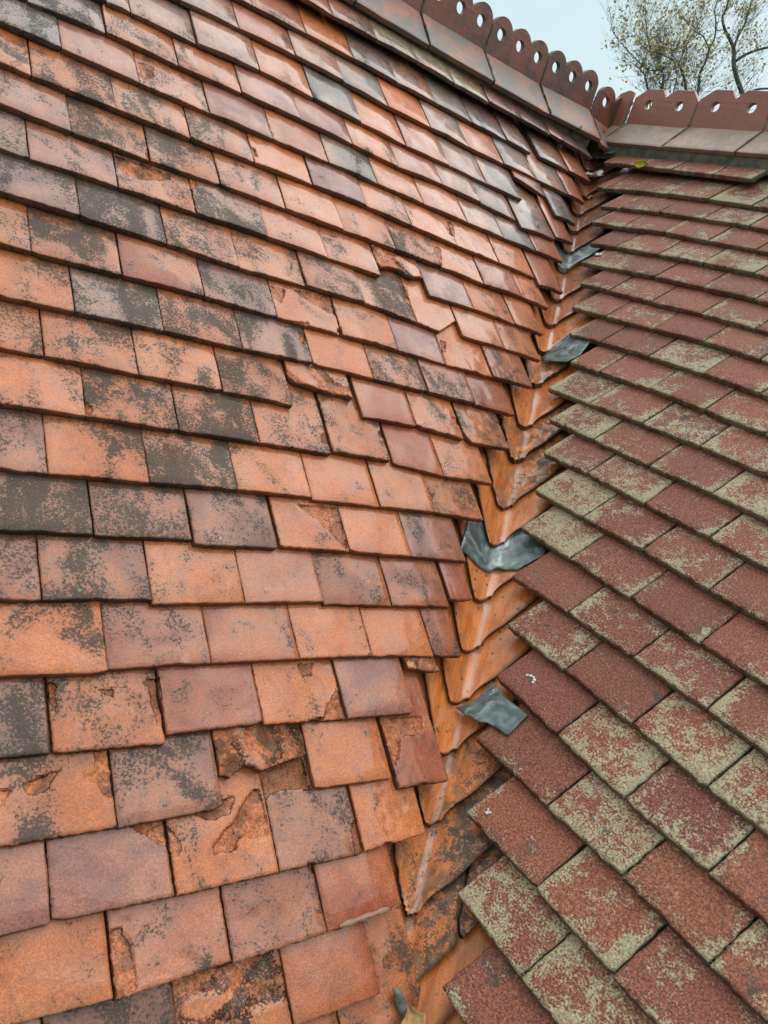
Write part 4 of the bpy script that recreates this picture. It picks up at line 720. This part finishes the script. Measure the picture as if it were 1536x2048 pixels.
for k, (a, b) in enumerate(((.2, 1.0), (1.3, .8), (2.3, .9))):
    pass
def crumpled(o, r, mat, name, label, seed, petals=5, thick=.0008):
    """a crumpled lobed leaf: radial fan of cupped lobes, one mesh"""
    V = []; F = []; n = 40; m = 6; z = NV
    x = BU; y = z.cross(x).normalized()
    for j in range(m + 1):
        for i in range(n):
            a = 2 * math.pi * i / n; rr = r * (j / m) * (.62 + .38 * abs(math.sin(a * petals / 2 + seed))) * (1 + .15 * noise.noise(Vector((a, seed, 0))))
            h = .55 * r * (j / m) ** 2 * noise.noise(Vector((math.cos(a) * 1.7 + seed, math.sin(a) * 1.7, j * .2))) + .25 * r * (j / m) ** 2
            V.append(o + x * (rr * math.cos(a)) + y * (rr * math.sin(a)) + z * (h + .002))
    for j in range(m):
        for i in range(n): a = j * n + i; b = j * n + (i + 1) % n; F.append((a, b, b + n, a + n))
    o_ = link(name, mesh(name, V, F, 80), mat); tag(o_, label, 'leaf'); md = o_.modifiers.new('thickness', 'SOLIDIFY'); md.thickness = thick; return o_
crumpled(Vector(wl[0]) + NV * .012, .040, PALE, 'fallen_leaf', 'pale crumpled leaf lodged at the top of the valley', 1.2)
crumpled(Vector(wl[1]), .017, TAN, 'fallen_leaf', 'tiny tan leaf scrap stuck below the pale leaf in the valley', 4.1)
leaf('fallen_leaf', Vector(MISC['oleaf']) + NV * .010 + VD * .02, (BU * .9 + VD * .35).normalized(), (NV.cross((BU * .9 + VD * .35).normalized())).normalized(), .062, .036, TAN, 'tan lobed oak leaf at the bottom of the valley', 'leaf', .35, .55, 2)
a, b = [Vector(q) for q in MISC['stick']]
tag(tube('wood_sliver', [a.lerp(b, i / 8) + NA * (.006 + .002 * math.sin(i)) for i in range(9)], [.003, .0055, .0075, .0085, .009, .0085, .008, .007, .004], WOOD, None, 8, .5), 'grey splinter of rotten wood beside the oak leaf', 'splinter')
def splat(o, blobs, label, n_=NB, x=BU, y=UPB):
    V = []; F = []
    for bx, by, r in blobs:
        b0 = len(V); V.append(o + x * bx + y * by + n_ * .0022)
        for rg, hh in ((.6, .0018), (1.0, .0002)):
            for i in range(12):
                a = 2 * math.pi * i / 12; q = r * rg * (1 + .35 * noise.noise(Vector((bx * 300 + math.cos(a), by * 300 + math.sin(a), 1)))); V.append(o + x * (bx + q * math.cos(a)) + y * (by + q * math.sin(a)) + n_ * hh)
        for i in range(12):
            j = (i + 1) % 12; F.append((b0, b0 + 1 + i, b0 + 1 + j)); F.append((b0 + 1 + i, b0 + 13 + i, b0 + 13 + j, b0 + 1 + j))
    o_ = link('bird_dropping', mesh('bird_dropping', V, F, 80), WHITE); return tag(o_, label, 'dropping')
UPB_T = (UPB * math.cos(.15) - NB * math.sin(.15)).normalized()
u, s = MISC['drop1']; hh = -(1.406 - s) * .150 + .002
splat(pB(u, s, hh), [(-.010, -.001, .0030), (-.004, .003, .0034), (.002, .004, .003), (.008, .001, .0036), (.011, -.005, .003)], 'white bird dropping on the dark red tile above the lead patch', y=UPB_T)
u, s = MISC['drop2']; splat(pB(u, s, .001 - (1.508 - s) * .135 - max(0, 1.205 - u) * .12 + .002), [(0, 0, .0028), (.002, .007, .0016), (.001, .004, .0014)], 'tiny white bird dropping on the flat lead patch', y=UPB_T)
u, s = MISC['drop3']; splat(pB(u, s, -(.18 - s) * .150 + .003), [(0, 0, .007), (.012, .002, .006), (.006, -.005, .005)], 'small white dropping on a red tile high beside the valley', y=UPB_T)
u, s = MISC['spot4']; splat(pB(u, s, -(1.610 - s) * .150 + .002), [(0, 0, .0035), (.003, .004, .0025), (-.003, .005, .0022)], 'small white dropping on the dark tile below the lead patch', y=UPB_T)
GREEN = simple('moss green', (.045, .085, .018), (.10, .16, .03), 120, .8, .001)
def tuft(o, r, n, hgt, label, seed):
    rn = random.Random(seed); V = []; F = []
    for i in range(n):
        a = rn.uniform(0, 6.28); q = r * math.sqrt(rn.random()); p = o + BU * (q * math.cos(a)) + UPB * (q * math.sin(a)) * .8; d = (NV + Vector((rn.uniform(-.7, .7), rn.uniform(-.7, .7), rn.uniform(0, .6)))).normalized(); h = hgt * rn.uniform(.4, 1); sdv = d.cross(Vector((rn.uniform(-1, 1), rn.uniform(-1, 1), rn.uniform(-1, 1)))).normalized() * .0011
        b = len(V); V += [p - sdv, p + sdv, p + d * h * .6 + sdv * .8 + Z * .002, p + d * h]; F.append((b, b + 1, b + 2, b + 3))
    o_ = link('moss_tuft', mesh('moss_tuft', V, F, 80), GREEN); return tag(o_, label, 'moss')
tuft(Vector(MISC['moss1']) + NA * .004, .026, 260, .022, 'thin green moss tuft on the tile under the scalloped ridge', 4)
tuft(Vector(MISC['moss2']), .022, 300, .026, 'thick bright green moss tuft in the corner where the ridges meet', 5)
# ================================================================ trees and ground beyond the ridge
BARK = simple('dark bark', (.055, .055, .052), (.11, .105, .095), 14, .85, .01)
TWIG = simple('twig bark', (.17, .15, .135), (.27, .235, .20), 20, .85, .002)
LEAFM = simple('autumn leaf', (.72, .52, .18), (.58, .38, .11), 3, .6, .001)
LEAFB = simple('pale autumn leaf', (.78, .70, .44), (.70, .58, .32), 3, .6, .001)
GRASS = simple('grass', (.05, .075, .02), (.08, .10, .03), 1.5, .9, .02)
gme = bpy.data.meshes.new('ground'); N = 24; S = 600.0
gme.from_pydata([((i / N - .5) * 2 * S, (j / N - .5) * 2 * S, -6.5 + .5 * noise.noise(Vector((i * .7, j * .7, 0)))) for j in range(N + 1) for i in range(N + 1)], [], [(j * (N + 1) + i, j * (N + 1) + i + 1, (j + 1) * (N + 1) + i + 1, (j + 1) * (N + 1) + i) for j in range(N) for i in range(N)])
tag(link('ground', gme, GRASS), 'grassy ground far below the roof', None, kind='structure')
def tree(label, base, limbs, seed, twig_n, leaf_n, depth=.7):
    """limbs: list of (points, r0, r1); trunk runs from the ground to the first limb's foot"""
    rn = random.Random(seed); t = empty('tree', label, 'tree', base, 'trees beyond the ridge')
    V = []; F = []
    def add_tube(V, F, pts, r0, r1, seg=6):
        b = len(V); n = len(pts)
        for i, p in enumerate(pts):
            d = (pts[min(i + 1, n - 1)] - pts[max(i - 1, 0)]).normalized(); x = d.cross(Vector((.3, .5, .1))).normalized(); y = x.cross(d); r = lerp(r0, r1, i / (n - 1))
            for k in range(seg): a = 6.2832 * k / seg; V.append(p + x * (r * math.cos(a)) + y * (r * math.sin(a)))
        for i in range(n - 1):
            for k in range(seg): F.append((b + i * seg + k, b + i * seg + (k + 1) % seg, b + (i + 1) * seg + (k + 1) % seg, b + (i + 1) * seg + k))
    def smooth(pts, sub=4, amp=.02):
        out = []
        for i in range(len(pts) - 1):
            p0, p1, p2, p3 = pts[max(i - 1, 0)], pts[i], pts[i + 1], pts[min(i + 2, len(pts) - 1)]
            for k in range(sub):
                u = k / sub; q = .5 * ((2 * p1) + (p2 - p0) * u + (2 * p0 - 5 * p1 + 4 * p2 - p3) * u * u + (3 * p1 - p0 - 3 * p2 + p3) * u ** 3)
                out.append(q + Vector((noise.noise(q * 3), noise.noise(q * 3 + Vector((5, 0, 0))), noise.noise(q * 3 + Vector((0, 7, 0))))) * amp)
        out.append(pts[-1]); return out
    foot = limbs[0][0][0]; b0 = Vector(base)
    add_tube(V, F, smooth([b0, b0.lerp(foot, .35) + Vector((.15, -.1, 0)), b0.lerp(foot, .7) + Vector((-.1, .05, 0)), foot], 5, .05), .20, limbs[0][1], 9)
    nodes = []
    for pts, r0, r1 in limbs:
        r0, r1 = r0 * .78, r1 * .7; sp = smooth(pts); add_tube(V, F, sp, r0, r1, 6); nodes += [(sp[i], (sp[i + 1] - sp[i]).normalized(), lerp(r0, r1, i / len(sp))) for i in range(2, len(sp) - 1)]
        if pts is not limbs[0][0] and (pts[0] - foot).length > .02 and pts[0].z < foot.z + .3:
            add_tube(V, F, smooth([b0.lerp(foot, .8), b0.lerp(foot, .85).lerp(pts[0], .6), pts[0]], 4, .03), r0 * 1.5, r0, 6)
    link('trunk', mesh('trunk', V, F, 60), BARK, t)
    V = []; F = []; tips = []
    def grow(p, d, ln, r, lev):
        n = 5; pts = [p]; q = p.copy(); dd = d.copy()
        for i in range(n):
            dd = (dd + Vector((rn.uniform(-1, 1), rn.uniform(-1, 1), rn.uniform(-.5, 1))) * .28).normalized(); q = q + dd * (ln / n); pts.append(q.copy())
        add_tube(V, F, pts, r, r * .35, 4 if r > .004 else 3)
        for q in pts[2:]: tips.append((q, dd))
        if lev > 0:
            for i in range(rn.randint(2, 4)):
                k = rn.randint(1, n); nd = (dd + Vector((rn.uniform(-1, 1), rn.uniform(-1, 1), rn.uniform(-.4, .9)))).normalized(); grow(pts[k], nd, ln * rn.uniform(.45, .75), r * .6, lev - 1)
    for i in range(twig_n):
        p, d, r = rn.choice(nodes); nd = (d * .5 + Vector((rn.uniform(-1, 1), rn.uniform(-1, 1), rn.uniform(-.3, 1)))).normalized()
        grow(p, nd, rn.uniform(.25, .75), min(r * .5, rn.uniform(.002, .0055)), 2)
    link('twigs', mesh('twigs', V, F, 80), TWIG, t)
    for mat, nm, fr in ((LEAFM, 'foliage', .5), (LEAFB, 'foliage', .5)):
        V = []; F = []; cl = [rn.choice(tips) for _ in range(max(6, int(leaf_n * fr / 9)))]
        for i in range(int(leaf_n * fr)):
            p, d = rn.choice(cl) if rn.random() < .7 else rn.choice(tips); p = p + Vector((rn.gauss(0, .06), rn.gauss(0, .06), rn.gauss(0, .05)))
            a = Vector((rn.uniform(-1, 1), rn.uniform(-1, 1), rn.uniform(-1, .4))).normalized(); b_ = a.cross(Vector((rn.uniform(-1, 1), rn.uniform(-1, 1), rn.uniform(-1, 1)))).normalized(); l = rn.uniform(.032, .058); w_ = l * rn.uniform(.3, .5); c_ = a.cross(b_) * (l * .2)
            k = len(V); V += [p, p + a * l * .5 + b_ * w_ + c_, p + a * l, p + a * l * .5 - b_ * w_ + c_]; F.append((k, k + 1, k + 2, k + 3))
        link(nm, mesh(nm, V, F, 80), mat, t)
    return t
def LV(*q): return [Vector(v) for v in q]
tree('tall bare tree with forked dark limbs at the right edge', (-6.3, 9.4, -6.5), [
    (LV((-6.15, 9.15, 3.55), (-6.26, 9.11, 3.84), (-6.44, 9.01, 4.08), (-6.54, 8.96, 4.25), (-6.61, 8.95, 4.41), (-6.74, 8.87, 4.58), (-6.84, 8.81, 4.71), (-6.91, 8.79, 4.83), (-6.93, 8.82, 4.97), (-7.0, 8.8, 5.6), (-6.8, 9.0, 6.4)), .052, .010),
    (LV((-6.53, 8.99, 4.28), (-6.46, 9.15, 4.47), (-6.3, 9.4, 4.66), (-6.2, 9.6, 4.85), (-5.9, 10.1, 5.4)), .034, .010),
    (LV((-6.62, 8.95, 4.43), (-6.65, 8.98, 4.59), (-6.69, 9.04, 4.84), (-6.74, 9.08, 5.08), (-6.81, 9.08, 5.9)), .026, .008),
    (LV((-6.25, 9.15, 3.7), (-6.21, 9.21, 3.94), (-6.1, 9.5, 4.1), (-5.9, 9.8, 4.2), (-5.6, 10.4, 4.6)), .028, .008)], 11, 105, 620)
tree('slender tree with crossing thin branches behind the notched ridge', (-6.7, 8.6, -6.5), [
    (LV((-6.60, 8.58, 3.4), (-6.66, 8.59, 3.69), (-6.75, 8.6, 3.95), (-6.78, 8.64, 4.16), (-6.83, 8.66, 4.31), (-6.85, 8.7, 4.5), (-6.95, 8.71, 4.76), (-7.04, 8.69, 4.98), (-7.1, 8.6, 5.7)), .032, .008),
    (LV((-6.70, 8.47, 3.4), (-6.76, 8.45, 3.63), (-6.88, 8.4, 3.84), (-6.99, 8.33, 3.97), (-7.1, 8.21, 4.0), (-7.21, 8.09, 4.01), (-7.32, 7.96, 4.01), (-7.5, 7.8, 4.1)), .030, .007),
    (LV((-6.99, 8.33, 3.97), (-7.03, 8.38, 4.22), (-7.05, 8.46, 4.43), (-7.1, 8.55, 4.75)), .016, .006),
    (LV((-6.83, 8.66, 4.31), (-6.96, 8.57, 4.46), (-7.07, 8.45, 4.49), (-7.25, 8.3, 4.65)), .015, .006)], 12, 95, 900)
tree('low twiggy tree with sparse pale leaves left of the others', (-7.0, 8.0, -6.5), [
    (LV((-6.95, 8.14, 3.3), (-6.98, 8.16, 3.55), (-7.03, 8.18, 3.73), (-7.11, 8.12, 3.81), (-7.19, 8.08, 3.93), (-7.32, 7.95, 4.05), (-7.4, 7.8, 4.3), (-7.5, 7.7, 4.6)), .022, .006),
    (LV((-7.11, 8.12, 3.81), (-7.2, 7.95, 3.75), (-7.38, 7.7, 3.85), (-7.62, 7.4, 4.05), (-7.7, 7.25, 4.3)), .014, .004),
    (LV((-7.05, 8.05, 3.4), (-7.15, 7.95, 3.6), (-7.25, 7.8, 3.7), (-7.4, 7.7, 3.75)), .012, .005)], 13, 110, 1000)
tree('low thicket of fine brown twigs just above the notched ridge', (-6.9, 8.5, -6.5), [
    (LV((-6.85, 8.3, 3.2), (-6.9, 8.35, 3.5), (-6.95, 8.35, 3.8), (-7.0, 8.4, 4.0)), .016, .004),
    (LV((-6.75, 8.6, 3.2), (-6.8, 8.7, 3.5), (-6.8, 8.8, 3.8), (-6.85, 8.9, 4.0)), .014, .004),
    (LV((-7.0, 8.1, 3.2), (-7.1, 8.1, 3.4), (-7.2, 8.0, 3.6), (-7.25, 7.95, 3.8)), .014, .004),
    (LV((-6.5, 8.9, 3.3), (-6.5, 9.0, 3.6), (-6.45, 9.1, 3.9)), .013, .004)], 14, 95, 700)
